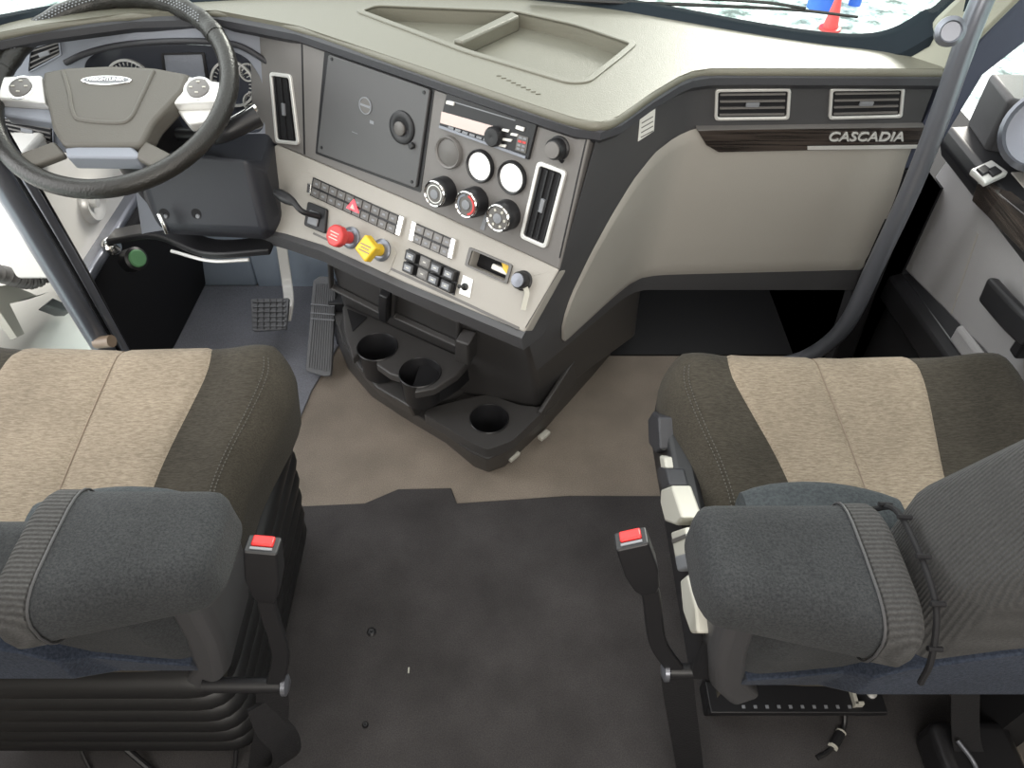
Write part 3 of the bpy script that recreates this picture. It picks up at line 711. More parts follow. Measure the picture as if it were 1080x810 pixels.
def dial(x, y, r, nm='speed_dial', hub=True):
    c = PF2.px(x, y); bm = bmesh.new(); prism(bm, PF2, circ(c, r, 40), 0, .006, holes=[circ(c, r * .9, 40)])
    for k in range(22):
        a = math.radians(-40 + k * 260 / 21); p = [(c[0] + rr * math.cos(a + da), c[1] + rr * math.sin(a + da)) for rr, da in ((r * .86, .02), (r * .86, -.02), (r * .72, -.02), (r * .72, .02))]
        prism(bm, PF2, p, 0, .003)
    o = link(nm, bm, 'silver'); o.parent = cl
    bm = bmesh.new(); a = math.radians(200); d_ = V3((math.cos(a), math.sin(a), 0)); w_ = V3((-d_.y, d_.x, 0)) * .0015; p0 = V3((*c, 0))
    prism(bm, PF2, [((p0 + w_).x, (p0 + w_).y), ((p0 - w_).x, (p0 - w_).y), ((p0 + d_ * r * .7).x, (p0 + d_ * r * .7).y)], .004, .006); o = link('dial_needle', bm, 'offwhite'); o.parent = cl
dial(138, 88, .048); dial(246, 88, .046); dial(268, 108, .022, 'small_dial'); dial(262, 76, .018, 'small_dial')
sq = PF2.pp([(170, 56), (216, 55), (221, 88), (174, 88)]); bm = bmesh.new(); prism(bm, PF2, rnd(sq, .004), 0, .004, holes=[rnd(scale2(sq, f=.88), .003)]); o = link('display_frame', bm, 'black'); o.parent = cl
bm = bmesh.new(); prism(bm, PF2, scale2(sq, f=.87), 0, .002); o = link('display_screen', bm, 'hood'); o.parent = cl
# raised brow over the cluster
def brow(bm):
    ex = [(70, 66), (92, 56), (130, 47), (190, 43), (245, 46), (275, 60), (302, 80)]
    P = [PF.w(PF.px(*q), .004) for q in ex]; tube(bm, P, .006, 10, 6)
obj('cluster_brow', 'lip', dash, brow)
vent(PF, [(32, 50), (64, 41), (66, 58), (30, 77)], .003, 4, False, dash, fm='hood')
vent(PF, [(2, 122), (58, 132), (58, 155), (0, 140)], .003, 4, False, dash, fm='hood')
# gap filler between cluster and greige panel, dark panel seen beside the column
def gapf(bm):
    loft(bm, [[V3((-.62, 1.62, .91)), V3((-.34, 1.50, .91)), V3((-.32, 1.66, .90)), V3((-.62, 1.70, .90))], [V3((-.62, 1.55, .60)), V3((-.36, 1.40, .60)), V3((-.32, 1.66, .60)), V3((-.62, 1.66, .60))]])
obj('side_filler', 'dark', dash, gapf)
# --- knee panel under the wheel
def knee(bm):
    A = [(-.80, 1.43, .72), (-.76, 1.40, .74), (-.52, 1.35, .74), (-.50, 1.38, .70)]
    B = [(-.79, 1.42, .60), (-.745, 1.345, .58), (-.51, 1.315, .59), (-.485, 1.36, .60)]
    C_ = [(-.77, 1.45, .55), (-.73, 1.375, .54), (-.52, 1.34, .55), (-.49, 1.38, .56)]
    L = []
    for S in (A, B, C_): L.append([V3(p) for p in S] + [V3((-.50, 1.55, S[0][2])), V3((-.80, 1.55, S[0][2]))])
    loft(bm, L)
kn = obj('knee_panel', 'knee', dash, knee, bev=.012, seg=3)
PK = Plane((-.63, 1.33, .6), (V3((-.745, 1.345, .58)) - V3((-.51, 1.315, .59))).cross(V3((0, .05, .15))), None)
if PK.n.y > 0: PK = Plane(PK.P, -PK.n)
def hole_at(x, y):
    c = PK.px(x, y); bm = bmesh.new(); cyl(bm, PK.w(c, -.009), PK.n, .011, .011, 0, .0052, 18); o = link('screw_recess', bm, 'void'); o.parent = kn
    bm = bmesh.new(); cyl(bm, PK.w((c[0] + .003, c[1] - .005), -.004), PK.n, .005, .004, 0, .003, 12); o = link('screw_head', bm, 'ggrey'); o.parent = kn
hole_at(172, 226); hole_at(206, 226)
def strip(bm):
    tube(bm, [(-.93, 1.47, .47), (-.80, 1.45, .50), (-.66, 1.37, .51), (-.52, 1.36, .525)], 0, flat=(.016, .05), up=(0, 0, 1))
obj('lower_dash_strip', 'black', dash, strip, bev=.004)
def strip2(bm): tube(bm, [(-.76, 1.39, .488), (-.66, 1.345, .495), (-.57, 1.335, .505)], .004, 8)
obj('bright_edge', 'silver', dash, strip2)

# ================================================================== CENTRE CONSOLE
con = root('floor_console', 'black moulded floor console with three cup holders below the centre panel', 'console', (0, 1.4, 0))
def zpx(pts, z): return [atz(x, y, z) for x, y in pts]
bot = [(352, 352), (368, 390), (392, 418), (425, 440), (470, 467), (500, 492), (515, 498), (532, 492), (575, 452), (625, 396), (668, 345)]
top_ = [(350, 325), (362, 362), (385, 398), (428, 430), (468, 456), (497, 477), (514, 484), (535, 475), (575, 437), (622, 383), (668, 325)]
def skirt(bm):
    B0 = zpx(bot, 0); B1 = zpx(top_, .13)
    ext = [V3((.36, 1.9, 0)), V3((-.5, 1.9, 0))]
    B0 = B0 + ext; B1 = B1 + [V3((p.x, p.y, .13)) for p in ext]
    mid = [a.lerp(b, .55) + V3((0, 0, 0)) for a, b in zip(B0, B1)]
    mid = [m_ + (V3((m_.x + .05, m_.y - 1.6, 0)).normalized() * .006) for m_ in mid]
    loft(bm, [B0, mid, B1], cap=False)
bm = bmesh.new(); skirt(bm)
# remove cap at top: rebuilt as a pierced deck
adopt(con, link('console_skirt', bm, 'conso', bev=.004))
PD = Plane((0, 0, .161), (0, 0, 1), (1, 0, 0))
dk = PD.pp([(446, 436), (452, 430), (505, 417), (517, 416), (548, 427), (577, 430), (540, 465), (514, 474), (500, 468)])
c3 = PD.px(516, 442)
st_ = [(p.x, p.y) for p in zpx(top_, .13)] + [(.36, 1.9), (-.5, 1.9)]
plate('skirt_top', PD, st_, -.036, -.031, 'conso', con, holes=[circ(c3, .043, 36)])
plate('front_deck', PD, rnd(dk, .012), -.031, -.001, 'conso', con, holes=[circ(c3, .043, 36)], bev=.005, seg=3)
def cup(c, z, r, depth, name='cup_well'):
    P = V3((c[0], c[1], z)); bm = bmesh.new()
    lathe(bm, P, (0, 0, 1), [(r + .004, .0015), (r + .002, .004), (r, .001), (r * .93, -depth), (r * .85, -depth), (r * .82, -depth + .004), (r * .6, -depth + .001), (0, -depth + .001)], 36, cap=False)
    return adopt(con, link(name, bm, 'black'))
cup(c3, .161, .043, .11)
def tower(bm):
    # column under the centre corner, back to the firewall
    cA = V3((.031, 1.056, .52)); cB = V3((.062, 1.24, .13))
    l0 = V3((-.128, 1.278, .27)); l1 = V3((-.423, 1.461, .27)); up_ = V3((.035, -.156, .28))
    bot_ = [cB, V3((-.06, 1.262, .13)), V3((-.14, 1.30, .13)), V3((-.44, 1.50, .13)), V3((-.44, 1.9, .13)), V3((.33, 1.9, .13)), V3((.33, 1.50, .13))]
    mid_ = [V3((.052, 1.19, .27)), V3((-.05, 1.225, .27)), l0, l1, V3((-.44, 1.9, .27)), V3((.33, 1.9, .27)), V3((.32, 1.47, .27))]
    top2 = [cA + V3((-.005, .01, 0)), V3((-.04, 1.13, .52)), l0 + up_ * .9, l1 + up_ * .9, V3((-.43, 1.9, .52)), V3((.3, 1.9, .52)), V3((.29, 1.345, .52))]
    loft(bm, [bot_, mid_, top2])
obj('console_column', 'conso', con, tower, bev=.01, seg=3)
PJ = Plane((-.128, 1.278, .27), (V3((-.295, .183, 0)).cross(V3((.035, -.156, .28)))), (.295, -.183, 0))
if PJ.n.y > 0: PJ = Plane(PJ.P, -PJ.n, (.295, -.183, 0))
# shelf pockets with divider
pocket = PJ.pp([(352, 278), (408, 303), (408, 326), (353, 297)])
for poly, nm in ((([(350, 272), (406, 298), (406, 327), (351, 299)]), 'open_pocket'), (([(418, 303), (487, 334), (486, 361), (416, 329)]), 'open_pocket')):
    q = PJ.pp(poly); bm = bmesh.new(); prism(bm, PJ, scale2(q, f=1.03), .0, .016, holes=[scale2(q, f=.93)]); p_ = adopt(con, link(nm, bm, 'conso', bev=.003))
plate('pocket_divider', PJ, PJ.pp([(407, 299), (416, 303), (415, 330), (406, 326)]), 0, .03, 'black', con, bev=.003)
plate('pocket_end', PJ, PJ.pp([(489, 345), (503, 350), (503, 373), (487, 366)]), 0, .035, 'conso', con, bev=.004)
# twin cup holder deck with open fronts
PU = Plane((0, 0, .284), (0, 0, 1), (1, 0, 0))
c1 = PU.px(398, 366); c2 = PU.px(443, 393); R1 = .046
def arc(c, a0, a1, n=22): return [(c[0] + R1 * math.cos(math.radians(a0 + (a1 - a0) * k / n)), c[1] + R1 * math.sin(math.radians(a0 + (a1 - a0) * k / n))) for k in range(n + 1)]
pu = lambda *a: PU.px(*a)
outl = [pu(503, 371), pu(482, 395), pu(458, 410), pu(437, 414)]
outl += arc(c2, -95, -95 + 292)[0:]
outl += [pu(411, 394), pu(397, 384)]
outl += arc(c1, -85, -85 + 292)
outl += [pu(372, 378), pu(363, 350), pu(361, 324), pu(364, 321), pu(482, 374)]
plate('cup_deck', PU, outl, -.022, 0, 'conso', con, bev=.0035, seg=3)
cup(c1, .283, R1 - .001, .078); cup(c2, .283, R1 - .001, .078)
# slot at the left of the first cup
plate('small_slot', PU, PU.pp([(366, 326), (388, 335), (372, 350)]), -.0005, .0015, 'void', con, r=.004)
# lower bowl below the cups
def bowl(bm):
    up2 = [(361, 330), (365, 364), (377, 386), (397, 409), (433, 430), (436, 415), (470, 403), (500, 374)]
    lo2 = [(358, 345), (370, 378), (386, 402), (402, 418), (436, 440), (447, 437), (478, 426), (503, 404)]
    T = [atz(x, y, .20) for x, y in up2] + [V3((-.05, 1.45, .20)), V3((-.42, 1.6, .20))]
    B = [atz(x, y, .125) for x, y in lo2] + [V3((-.05, 1.45, .125)), V3((-.42, 1.6, .125))]
    loft(bm, [B, T])
obj('console_bowl', 'conso', con, bowl, bev=.006, seg=3)
def bowl2(bm):
    up2 = [(433, 412), (458, 408), (482, 394), (503, 371)]; lo2 = [(434, 433), (460, 428), (484, 412), (506, 392)]
    T = [atz(x, y, .264) for x, y in up2]; B = [atz(x, y, .19) for x, y in lo2]
    bk = [V3((-.04, 1.35, 0)), V3((-.2, 1.35, 0))]
    loft(bm, [B + [b + V3((0, 0, .19)) for b in bk], T + [b + V3((0, 0, .264)) for b in bk]])
obj('cup_wall', 'black', con, bowl2, bev=.004)
# map pocket on the passenger side
def mp(bm):
    lo_ = [atz(x, y, .12) for x, y in ((566, 447), (600, 412), (630, 378), (668, 332))]
    hi_ = [p + V3((.01, -.01, h)) for p, h in zip(lo_, (.05, .12, .19, .24))]
    inn_ = [V3((-.71, .7, 0)) * .012 + p for p in hi_]; inb = [V3((-.71, .7, 0)) * .012 + p for p in lo_]
    loft(bm, [[a, b, c_, d_] for a, b, c_, d_ in zip(lo_, hi_, inn_, inb)])
obj('map_pocket', 'conso', con, mp, bev=.004, seg=3)
def mpe(bm):
    lo_ = [atz(x, y, .12) for x, y in ((600, 412), (630, 378), (668, 332))]; tube(bm, [p + V3((.008, -.008, h)) for p, h in zip(lo_, (.123, .193, .243))], .004, 8)
obj('pocket_edge', 'panel', con, mpe)
for x, y in ((575, 460), (543, 482)):
    P = atz(x, y, .035)
    def clp(bm, P=P):
        d = V3((.68, .73, 0)); n_ = V3((.73, -.68, 0)); xf = lambda v: P + d * v.x + n_ * v.y + V3((0, 0, v.z)); box(bm, (-.017, -.012, -.006), (.017, .004, .007), xf)
    obj('trim_clip', 'offwhite', con, clp, bev=.003)

# ================================================================== STEERING WHEEL
phi = math.radians(65)
WC = V3((-.742, 1.372, .868)); WN = V3((0, -math.cos(phi), math.sin(phi)))
PW = Plane(WC, WN, (1, 0, 0))
whl = root('steering_wheel', 'black leather rimmed steering wheel with grey hub and silver switch pods', 'steering wheel', tuple(WC))
RW_ = .216; rt = .0175
def rim(a0, a1, r, n, m, nm, bump=0):
    bm = bmesh.new(); pts = []
    for k in range(n + 1):
        a = math.radians(a0 + (a1 - a0) * k / n); pts.append(PW.w((RW_ * math.cos(a), RW_ * math.sin(a))))
    closed = abs(a1 - a0) >= 359
    if closed: pts = pts[:-1]
    rr = (lambda t: r + bump * math.sin(t * n * .5)) if bump else r
    tube(bm, pts, rr, 16, 0, closed=closed); return adopt(whl, link(nm, bm, m))
rim(0, 360, rt, 96, 'leather', 'rim')
rim(35, 168, rt + .0012, 150, 'leather', 'grip_section', bump=.0007)
# stitched perforations on the grip
def perf(bm):
    for row in range(3):
        for k in range(60):
            a = math.radians(45 + k * 1.9 + row * .9); ph = math.radians(55 + row * 14); R = RW_ + (rt + .0018) * math.cos(ph) * -1; h = (rt + .0015) * math.sin(ph)
            P = PW.w((R * math.cos(a), R * math.sin(a)), h); s = .0013; box(bm, (-s, -s, -.0006), (s, s, .0006), lambda v, P=P: P + PW.a * v.x + PW.b * v.y + PW.n * v.z)
obj('stitching', 'ggrey', whl, perf)
hubp = [(48, 80), (75, 75), (120, 73), (165, 75), (203, 82), (196, 100), (184, 113), (165, 133), (152, 158), (70, 158), (58, 140), (54, 118), (49, 100)]
hb_ = plate('hub', PW, rnd(PW.pp(hubp), .01, 4), -.03, .012, 'hub', whl, bev=.008, seg=4)
# raised ridge of the air bag cover
def ridge(bm): tube(bm, [PW.w(PW.px(x, y), .011) for x, y in ((70, 80), (76, 100), (81, 124), (90, 131), (125, 134), (140, 130), (150, 112), (165, 80))], .0045, 10, 6)
o = obj('hub_ridge', 'hub', None, ridge); o.parent = whl; adopt(whl, o)
ec = PW.px(116, 90)
el = [(ec[0] + .047 * math.cos(a) , ec[1] + .0105 * math.sin(a)) for a in [k * math.pi / 16 for k in range(32)]]
eb = plate('emblem', PW, el, .011, .0145, 'chrome', whl, bev=.001)
el2 = [(ec[0] + .042 * math.cos(a) , ec[1] + .0075 * math.sin(a)) for a in [k * math.pi / 16 for k in range(32)]]
bm = bmesh.new(); prism(bm, PW, el2, .0145, .0152); o = adopt(whl, link('emblem_field', bm, 'ggrey'))
text('emblem_lettering', 'FREIGHTLINER', PW, ec, .0105, 'chrome', whl, h=.0158)
lowp = [(70, 158), (100, 153), (140, 156), (150, 165), (146, 169), (72, 168)]
plate('lower_hub_cover', PW, PW.pp(lowp), -.03, .006, 'hood', whl, bev=.004)
podL = plate('switch_pod', PW, PW.pp([(-14, 84), (46, 82), (50, 111), (-8, 107)]), -.02, .008, 'silver', whl, bev=.004)
podR = plate('switch_pod', PW, PW.pp([(199, 83), (243, 91), (238, 110), (184, 112)]), -.02, .008, 'silver', whl, bev=.004)
def ring_at(x, y, par):
    c = PW.px(x, y); bm = bmesh.new(); lathe(bm, PW.w(c, .008), WN, [(.020, 0), (.020, .003), (.015, .005), (0, .005)]); o = adopt(whl, link('thumb_dial', bm, 'panel'))
    for k in range(4):
        a = k * math.pi / 2; c_ = (c[0] + .012 * math.cos(a), c[1] + .012 * math.sin(a)); bm = bmesh.new(); prism(bm, PW, [(c_[0] - .003, c_[1] - .0012), (c_[0] + .003, c_[1] - .0012), (c_[0] + .003, c_[1] + .0012), (c_[0] - .003, c_[1] + .0012)], .0125, .0145); adopt(o, link('dial_mark', bm, 'offwhite')).matrix_parent_inverse = Matrix.Identity(4)
    bm = bmesh.new(); prism(bm, PW, circ(c, .026, 32), .008, .0105, holes=[circ(c, .0225, 32)]); adopt(whl, link('dial_bezel', bm, 'chrome'))
ring_at(25, 96, podL); ring_at(211, 97, podR)
plate('pod_underside', PW, PW.pp([(184, 112), (238, 110), (232, 122), (196, 127)]), -.035, -.01, 'silver', whl, bev=.004)
plate('pod_underside', PW, PW.pp([(-8, 107), (50, 111), (55, 125), (0, 118)]), -.035, -.01, 'hood', whl, bev=.004)
def spoke(px, nm='spoke'): return plate(nm, PW, PW.pp(px), -.012, .006, 'hub', whl, bev=.006, seg=3)
spoke([(58, 150), (70, 164), (28, 180), (8, 168)]); spoke([(153, 149), (186, 166), (168, 180), (143, 167)])
def hubback(bm): tube(bm, [WC + WN * -.02, WC + WN * -.07], .055, 24, 2)
obj('hub_rear', 'black', whl, hubback)
# steering column and stalk
colm = root('steering_column', 'black steering column shroud with control stalk behind the wheel', 'steering column', (-.72, 1.42, .7))
def colb(bm):
    tube(bm, [WC + WN * -.055, WC + WN * -.12, WC + WN * -.19 + V3((0, -.01, 0)), WC + WN * -.27 + V3((0, 0, -.01))], lambda t: .07 + .012 * t, 20, 5)
obj('shroud', 'black', colm, colb)
def stalk(bm):
    a = WC + WN * -.10 + V3((.05, 0, -.02)); tube(bm, [a, a + V3((.08, -.005, .0)), hit(232, 142, WC + WN * -.06, WN), hit(272, 122, WC + WN * -.055, WN)], lambda t: .011 + .009 * t, 14, 6)
obj('control_stalk', 'black', colm, stalk)
def stalk2(bm): tube(bm, [hit(236, 133, WC + WN * -.045, WN), hit(270, 113, WC + WN * -.045, WN)], .008, 12, 3)
obj('stalk_tip', 'chrome', colm, stalk2)
def tlev(bm): tube(bm, [aty(168, 225, 1.33), aty(173, 236, 1.32), aty(177, 246, 1.315)], 0, flat=(.008, .014), up=(1, 0, 0))
obj('tilt_lever', 'chrome', colm, tlev, bev=.002)

# ================================================================== PEDALS
bpd = root('brake_pedal', 'ribbed rubber brake pedal on a pale steel arm in the footwell', 'pedal', (-.68, 1.63, .05))
PBk = Plane(atz(284, 332, .11), (0, -.45, .89), (1, 0, 0))
pad = plate('pedal_pad', PBk, PBk.pp([(264, 315), (305, 314), (302, 347), (266, 349)]), -.012, 0, 'rubber', bpd, r=.006, bev=.002)
for k in range(6):
    t = (k + .5) / 6; a = PBk.px(265.5 + t * 0, 316 + t * 31); b = PBk.px(303, 315.5 + t * 31)
    bm = bmesh.new(); prism(bm, PBk, [(a[0] + .004, a[1] - .0028), (b[0] - .003, b[1] - .0028), (b[0] - .003, b[1] + .0028), (a[0] + .004, a[1] + .0028)], 0, .004); o = link('pad_rib', bm, 'rubber', bev=.001); o.parent = pad
    o.matrix_parent_inverse = Matrix.Identity(4)
for k in range(5):
    x = 272 + k * 6.6; a = PBk.px(x, 316); b = PBk.px(x - .2, 347); bm = bmesh.new(); prism(bm, PBk, [(a[0] - .0012, a[1]), (a[0] + .0012, a[1]), (b[0] + .0012, b[1]), (b[0] - .0012, b[1])], .0, .0044); o = link('pad_groove', bm, 'black'); o.parent = pad
def barm(bm):
    P0 = atz(303, 318, .10); tube(bm, [P0 + V3((.004, -.06, -.02)), P0 + V3((.004, 0, .0)), aty(303, 300, P0.y + .09), aty(296, 250, P0.y + .14), aty(292, 200, P0.y + .16)], 0, flat=(.03, .012), up=(1, 0, 0))
obj('pedal_arm', 'paint', bpd, barm, bev=.003)
apd = root('accelerator_pedal', 'long ribbed grey accelerator pedal beside the floor console', 'pedal', (-.52, 1.5, 0))
A0 = atz(338, 394, .035); A1 = atz(341, 292, .20); dA = (A1 - A0).normalized(); nA = V3((1, 0, 0)).cross(dA).normalized(); nA = nA if nA.z > 0 else -nA
PAc = Plane(A0, nA, (1, 0, 0))
ap = plate('pedal_pad', PAc, PAc.pp([(322, 391), (330, 296), (337, 291), (352, 292), (354, 300), (349, 396), (342, 397)]), -.016, 0, 'rubber', apd, r=.006, bev=.002)
for k in range(9):
    t = k / 8; a = PAc.px(325.5 + t * 21, 388 + t * 4); b = PAc.px(333.5 + t * 17.5, 299 + t * 1)
    bm = bmesh.new(); prism(bm, PAc, [(a[0] - .0016, a[1]), (a[0] + .0016, a[1]), (b[0] + .0016, b[1]), (b[0] - .0016, b[1])], 0, .003); o = link('pad_rib', bm, 'rubber'); o.parent = ap
for yy in (321, 330, 336):
    a = PAc.px(328, yy); b = PAc.px(353, yy + 2); bm = bmesh.new(); prism(bm, PAc, [(a[0], a[1] - .0016), (b[0], b[1] - .0016), (b[0], b[1] + .0016), (a[0], a[1] + .0016)], 0, .0045); o = link('cross_rib', bm, 'ggrey'); o.parent = ap
def aarm(bm): box(bm, (-.505, 1.60, 0), (-.46, 1.70, .16))
obj('pedal_bracket', 'black', apd, aarm, bev=.004)

# ================================================================== GRAB HANDLES
gh = root('grab_handle', 'grey steel grab handle tube standing beside the passenger door', 'grab handle', (.70, 1.19, .30))
def gr(bm): tube(bm, [(.735, 1.25, 1.30), (.715, 1.215, 1.17), (.700, 1.195, 1.06), (.705, 1.185, .9), (.709, 1.186, .77), (.706, 1.19, .6), (.700, 1.195, .44), (.665, 1.22, .33), (.60, 1.25, .26)], .0170, 18, 8)
obj('tube', 'steel', gh, gr)
def mnt(bm):
    P = atz(1010, 42, 1.06); lathe(bm, P + V3((0, .03, 0)), V3((-.3, -1, .4)), [(.021, 0), (.021, .008), (.015, .013), (.013, .010), (.007, .010), (0, .010)], 24)
obj('mount_cup', 'steel', gh, mnt)
gl = root('grab_handle', 'dark grey steel grab handle tube in the open driver doorway', 'grab handle', (-.95, 1.27, .0))
def gr2(bm): tube(bm, [(-.965, 1.235, 1.25), (-.955, 1.25, .9), (-.95, 1.262, .62), (-.945, 1.275, .33), (-.94, 1.28, .18)], .0225, 18, 6)
obj('tube', 'steel', gl, gr2)
def gr3(bm):
    P = V3((-.895, 1.25, .33)); cyl(bm, P + V3((-.045, .01, 0)), V3((1, -.2, .3)), .014, .014, 0, .045, 16)
obj('mount_bolt', 'tan', gl, gr3)
# rubber door seal and frame post beside the tube
def post(bm):
    A = [(-.945, 1.33, 0), (-.955, 1.33, .45), (-.975, 1.32, .95), (-.99, 1.30, 1.3)]
    loft(bm, [[V3(a) + V3((-.05, -.02, 0)), V3(a) + V3((.015, -.02, 0)), V3(a) + V3((.02, .02, 0)), V3(a) + V3((-.05, .02, 0))] for a in A])
struct(obj('trim_9', 'void', None, post, bev=.006))
def seal(bm): tube(bm, [(-.905, 1.30, .05), (-.915, 1.30, .33), (-.93, 1.305, .6), (-.955, 1.30, .95)], .009, 10, 6)
struct(obj('trim_10', 'steel', None, seal))
struct(obj('baseboard_left', 'dark', None, lambda bm: box(bm, (-1.06, .5, -.05), (-1.0, 1.33, .03)), bev=.006))

# ================================================================== DOORWAY LEFT: latch, cap, bolt, hose, white bodywork
def latch(bm):
    P = V3((-.985, 1.56, .49)); lathe(bm, P, (1, 0, 0), [(.042, 0), (.042, .006), (.034, .012), (.026, .008), (.014, .006), (.012, .016), (0, .017)], 32)
P_ = atx(95, 213, -.985)
def latch(bm): lathe(bm, P_, (1, 0, 0), [(.05, 0), (.05, .006), (.042, .016), (.03, .012), (.018, .004), (.013, .004), (.012, .018), (0, .019)], 32)
tag(obj('door_lock', 'silver', None, latch), 'round chrome lock cup set in the white door jamb', 'lock')
P2_ = atx(150, 275, -.885)
cap = root('air_fitting', 'round green cap in a black collar on the dark kick panel', 'cap', tuple(P2_))
obj('collar', 'black', cap, lambda bm: lathe(bm, P2_ - V3((.03, 0, 0)), (1, -.5, .6), [(.028, 0), (.028, .034), (.022, .038), (.021, .03)]))
obj('cap', 'green', cap, lambda bm: lathe(bm, P2_ - V3((.03, 0, 0)), (1, -.5, .6), [(.021, .02), (.021, .040), (.018, .043), (0, .043)]))
P3_ = atx(121, 260, -.94)
tag(obj('bolt', 'chrome', None, lambda bm: lathe(bm, P3_ - V3((.01, 0, 0)), (1, -.4, .6), [(.022, 0), (.022, .010), (.016, .016), (0, .019)], 24)), 'domed silver bolt on the grey rail above the green cap', 'bolt')

# white body side seen through the doorway
def body(bm):
    pts = [(-1.75, .6, -.55), (-1.75, 2.6, -.55), (-1.42, 2.6, .10), (-1.42, .6, .10)]
    loft(bm, [[V3((-1.75, y, -.7)), V3((-1.30, y, -.7)), V3((-1.22, y, -.1)), V3((-1.25, y, .15)), V3((-1.40, y, .32)), V3((-1.75, y, .36))] for y in (.95, 1.2, 1.6, 2.3)])
fd = root('side_fairing', 'white painted side fairing outside the open driver doorway', 'fairing', (-1.5, 1.6, -.7))
obj('fairing_shell', 'paint', fd, body, bev=.03, seg=4)
stp = [atx(x, y, -1.215) for x, y in ((3, 222), (8, 224), (16, 238), (10, 240))]
def decal(px, nm, m):
    def f(bm):
        q = [atx(x, y, -1.212) for x, y in px]; loft(bm, [q, [p + V3((-.12, 0, -.01)) for p in q]])
    obj(nm, m, fd, f)
decal([(1, 221), (6, 223), (14, 236), (6, 233)], 'blue_decal', 'blue')
decal([(9, 240), (15, 243), (24, 261), (17, 258)], 'dark_handle_slot', 'gblank')
# corrugated hose with its bracket
def hose(bm):
    path = catm([atx(-30, 290, -1.19), atx(-5, 288, -1.185), atx(15, 293, -1.18), atx(32, 296, -1.17), atx(48, 290, -1.15), atx(62, 284, -1.1)], 12)
    n = len(path); tube(bm, path, lambda t: .019 + .0035 * math.sin(t * 150), 16, 0)
tag(obj('corrugated_hose', 'gblank', None, hose), 'grey corrugated hose across the white fairing outside the doorway', 'hose')
def brk(bm):
    q = [atx(x, y, -1.20) for x, y in ((-4, 302), (12, 300), (40, 312), (52, 308), (10, 320), (26, 352), (18, 356), (-2, 326))]
    loft(bm, [q, [p + V3((-.02, 0, -.008)) for p in q]])
tag(obj('hose_bracket', 'offwhite', None, brk, bev=.002), 'pale metal bracket below the corrugated hose on the white fairing', 'bracket')
def rubb(bm):
    q = [atx(x, y, -1.21) for x, y in ((48, 321), (56, 314), (74, 322), (76, 328), (66, 328))]; loft(bm, [q, [p + V3((-.03, 0, -.02)) for p in q]])
tag(obj('rubber_stop', 'black', None, rubb, bev=.003), 'small black rubber stop on the white fairing behind the grab handle', 'stop')

# ================================================================== PASSENGER DOOR
PG = Plane((.885, 1.1, .6), (-1, 0, 0), (0, -1, 0))
door = obj('door_1', 'doorgrey', None, lambda bm: prism(bm, PG, PG.pp([(932, 262), (1006, 158), (1150, 330), (1300, 520), (1300, 640), (1100, 432)]), -.06, 0), bev=.004)
struct(door)
def dpart(name, m, fn, bev=0, seg=2, par=door):
    o = obj(name, m, None, fn, bev=bev, seg=seg); o.parent = par; return o
dpart('door_seam', 'greige', lambda bm: prism(bm, PG, PG.pp([(1003, 331), (1004, 331.5), (1032, 247), (1031, 245)]), 0, .001))
dpart('lower_ledge', 'doorgrey', lambda bm: loft(bm, [[V3((.885, y, .50 + (1.25 - y) * .10)), V3((.876, y, .49 + (1.25 - y) * .10)), V3((.876, y, .455 + (1.25 - y) * .10)), V3((.885, y, .45 + (1.25 - y) * .10))] for y in (1.12, .6)]), bev=.006)
dpart('sill_strip', 'black', lambda bm: loft(bm, [[V3((.885, y, .455 + (1.25 - y) * .10)), V3((.855, y, .445 + (1.25 - y) * .10)), V3((.855, y, .38 + (1.25 - y) * .10)), V3((.885, y, .38 + (1.25 - y) * .10))] for y in (1.45, .6)]), bev=.006)
# shelf with inlay
def shelf(bm): loft(bm, [[V3((.875, y, .765)), V3((.868, y, .735)), V3((.885, y, .70)), V3((1.10, y, .70)), V3((1.10, y, .775))] for y in (1.43, .5)])
sh = dpart('door_shelf', 'black', shelf, bev=.008, seg=3)
def shelf2(bm): loft(bm, [[V3((.915, y, .768)), V3((1.10, y, .78)), V3((1.10, y, .765)), V3((.915, y, .755))] for y in (1.25, .5)])
dpart('shelf_top', 'greige', shelf2, bev=.004)
def inlay(bm):
    q = [atx(x, y, .862) for x, y in ((1030, 193), (1038, 192), (1130, 268), (1130, 318), (1024, 212))]
    loft(bm, [q, [p + V3((.03, 0, 0)) for p in q]])
dpart('wood_inlay', 'wood', inlay, bev=.003)
def sw(bm):
    q = [atz(x, y, .782) for x, y in ((1024, 178), (1046, 168), (1064, 181), (1040, 192))]; loft(bm, [q, [p - V3((0, 0, .012)) for p in q]])
swp = dpart('switch_plate', 'silver', sw, bev=.003)
for dx in (0, 12):
    def sb(bm, dx=dx):
        q = [atz(x + dx * .9, y + dx * .1, .786) for x, y in ((1030, 177), (1039, 173), (1047, 179), (1037, 184))]; loft(bm, [q, [p - V3((0, 0, .012)) for p in q]])
    dpart('window_switch', 'black', sb, bev=.002)
